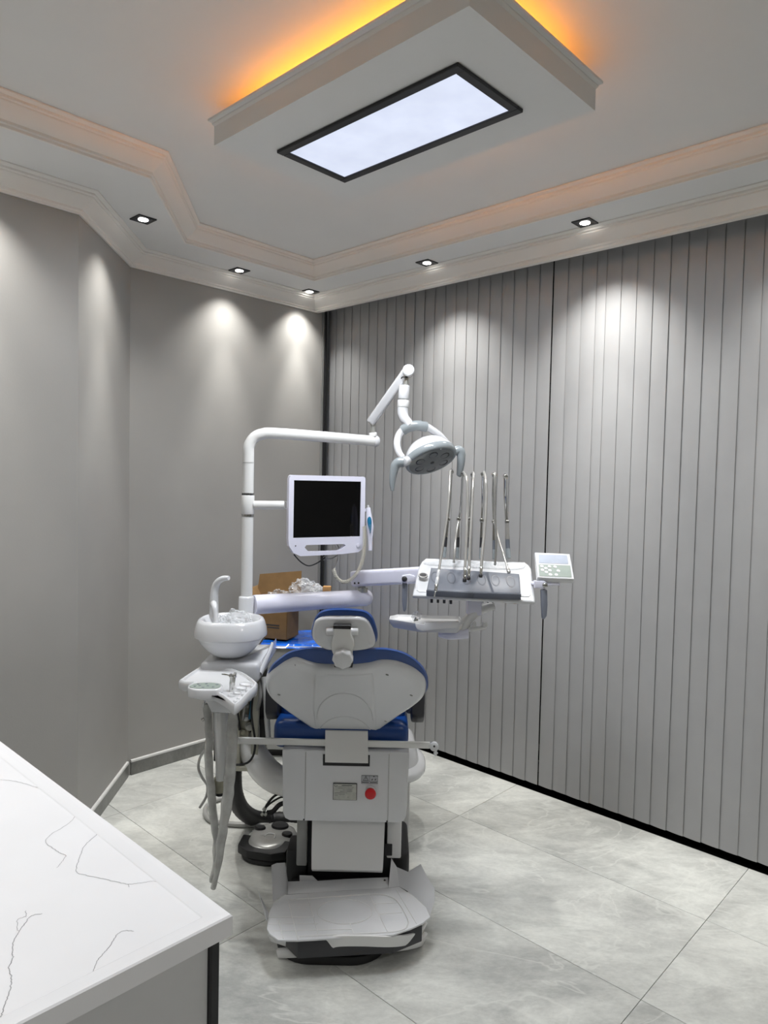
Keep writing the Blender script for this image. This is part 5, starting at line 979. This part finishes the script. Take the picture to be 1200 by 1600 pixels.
# ------------------------------------------------------------------ side cabinet with blue sheet and the carton on it
sc_ = thing('side_cabinet', 'low grey cabinet under the blue sheet between spittoon and headrest', 'cabinet', (-.42, 4.4, 0))
b = B(); box(b, (-.72, 4.20, .05), (-.16, 4.58, .665), .004, 1); link('carcass', b, 'hosegrey', sc_, 0)
b = B(); box(b, (-.725, 4.185, .665), (-.155, 4.59, .683), .003, 1); link('top_board', b, 'olive', sc_, 0)
b = B(); box(b, (-.69, 4.24, .0005), (-.19, 4.55, .0495)); link('plinth', b, 'black', sc_, 0)
b = B(); box(b, (-.445, 4.1945, .08), (-.43, 4.20, .65)); link('door_gap', b, 'ink', sc_, 0)
t = bmesh.new(); bmesh.ops.create_grid(t, x_segments=26, y_segments=20, size=.5)
for v in t.verts:
    x, y = v.co.x, v.co.y; v.co = V((-.44 + x * .56, 4.39 + y * .425, .690 + abs(mnoise.noise(V((x * 7, y * 7, 3)))) * .010))
    if v.co.y < 4.19: v.co.z = .688 - (4.19 - v.co.y) * 1.2
    if v.co.x > -.2: v.co.z = max(v.co.z, .69)
bmesh.ops.solidify(t, geom=t.faces[:], thickness=.002)
tag(link('blue_sheet', t, 'bluefilm', None, 40), 'shiny blue plastic sheet spread on the low cabinet under the carton', 'plastic sheet')
cb = thing('cardboard_box', 'open brown cardboard carton with raised flaps behind the spittoon pole', 'box', (-.45, 4.42, .70))
BC = V((-0.5728,4.26,0.7196)); BC.z = .703
ax_ = V((-.955, .297, 0)).normalized(); ay_ = V((.62, .785, 0)).normalized(); ay_ = V((-ax_.y, ax_.x, 0)) * (-1 if V((-ax_.y, ax_.x, 0)).y < 0 else 1)
CW, CDp, CH = .235, .17, .245
def cq(u, v, z): return BC + ax_ * u + ay_ * v + V((0, 0, z))
th_ = .004
for nm, pts, vec in (('front_side', [cq(0, 0, 0), cq(CW, 0, 0), cq(CW, 0, CH), cq(0, 0, CH)], ay_ * th_), ('back_side', [cq(0, CDp, 0), cq(CW, CDp, 0), cq(CW, CDp, CH), cq(0, CDp, CH)], -ay_ * th_),
                     ('left_side', [cq(CW, 0, 0), cq(CW, CDp, 0), cq(CW, CDp, CH), cq(CW, 0, CH)], -ax_ * th_), ('right_side', [cq(0, 0, 0), cq(0, CDp, 0), cq(0, CDp, CH), cq(0, 0, CH)], ax_ * th_), ('bottom', [cq(0, 0, 0), cq(CW, 0, 0), cq(CW, CDp, 0), cq(0, CDp, 0)], V((0, 0, th_)))):
    b = B(); prism(b, pts, vec); link(nm, b, 'card', cb, 0)
b = B(); prism(b, [(-0.7886,4.43,0.9408),(-0.5136,4.45,0.9435),(-0.5144,4.47,1.0992),(-0.7739,4.45,1.0759)], ay_ * .004); link('flap', b, 'card', cb, 0)
b = B(); prism(b, [cq(0, 0, CH), cq(0, CDp, CH), cq(-.075, CDp - .01, CH - .012), cq(-.08, .015, CH - .035)], (0, 0, -.004)); o = link('flap', b, 'cardlight', cb, 0); o['label'] = 'lighter inner face of the folded-out flap'
b = B(); prism(b, [cq(CW, 0, CH), cq(CW, CDp, CH), cq(CW + .03, CDp, CH + .06), cq(CW + .03, .01, CH + .05)], (.003, 0, 0)); link('flap', b, 'card', cb, 0)
b = B()
for u0, z0, u1, z1 in ((.05, .19, .085, .215), (.10, .19, .13, .215), (.15, .19, .18, .215), (.05, .08, .15, .088), (.05, .065, .13, .072)):
    prism(b, [cq(u0, -.0006, z0), cq(u1, -.0006, z0), cq(u1, -.0006, z1), cq(u0, -.0006, z1)], ay_ * .0004)
link('printed_marks', b, 'olive' if False else 'ink', cb, 0)
b = B(); crumple(b, V((-0.4938,4.45,0.9683)), .10, 11, 5, .3, (1.1, .8, .75)); crumple(b, V((-0.6509,4.45,0.9446)), .06, 14, 5, .3, (1.2, .8, .6)); tag(link('packing_film', b, 'filmclear', None, 25), 'wad of clear packing film bulging out of the cardboard carton', 'plastic film')
b = B(); box(b, V((-0.3742,4.42,0.9756)), V((-0.3226,4.42,1.0049)) + V((0, .05, .005)), .006, 2); tag(link('cardboard_scrap', b, 'cardlight', None, 30), 'light tan cardboard piece peeking over the swing arm beside the packing film', 'cardboard')
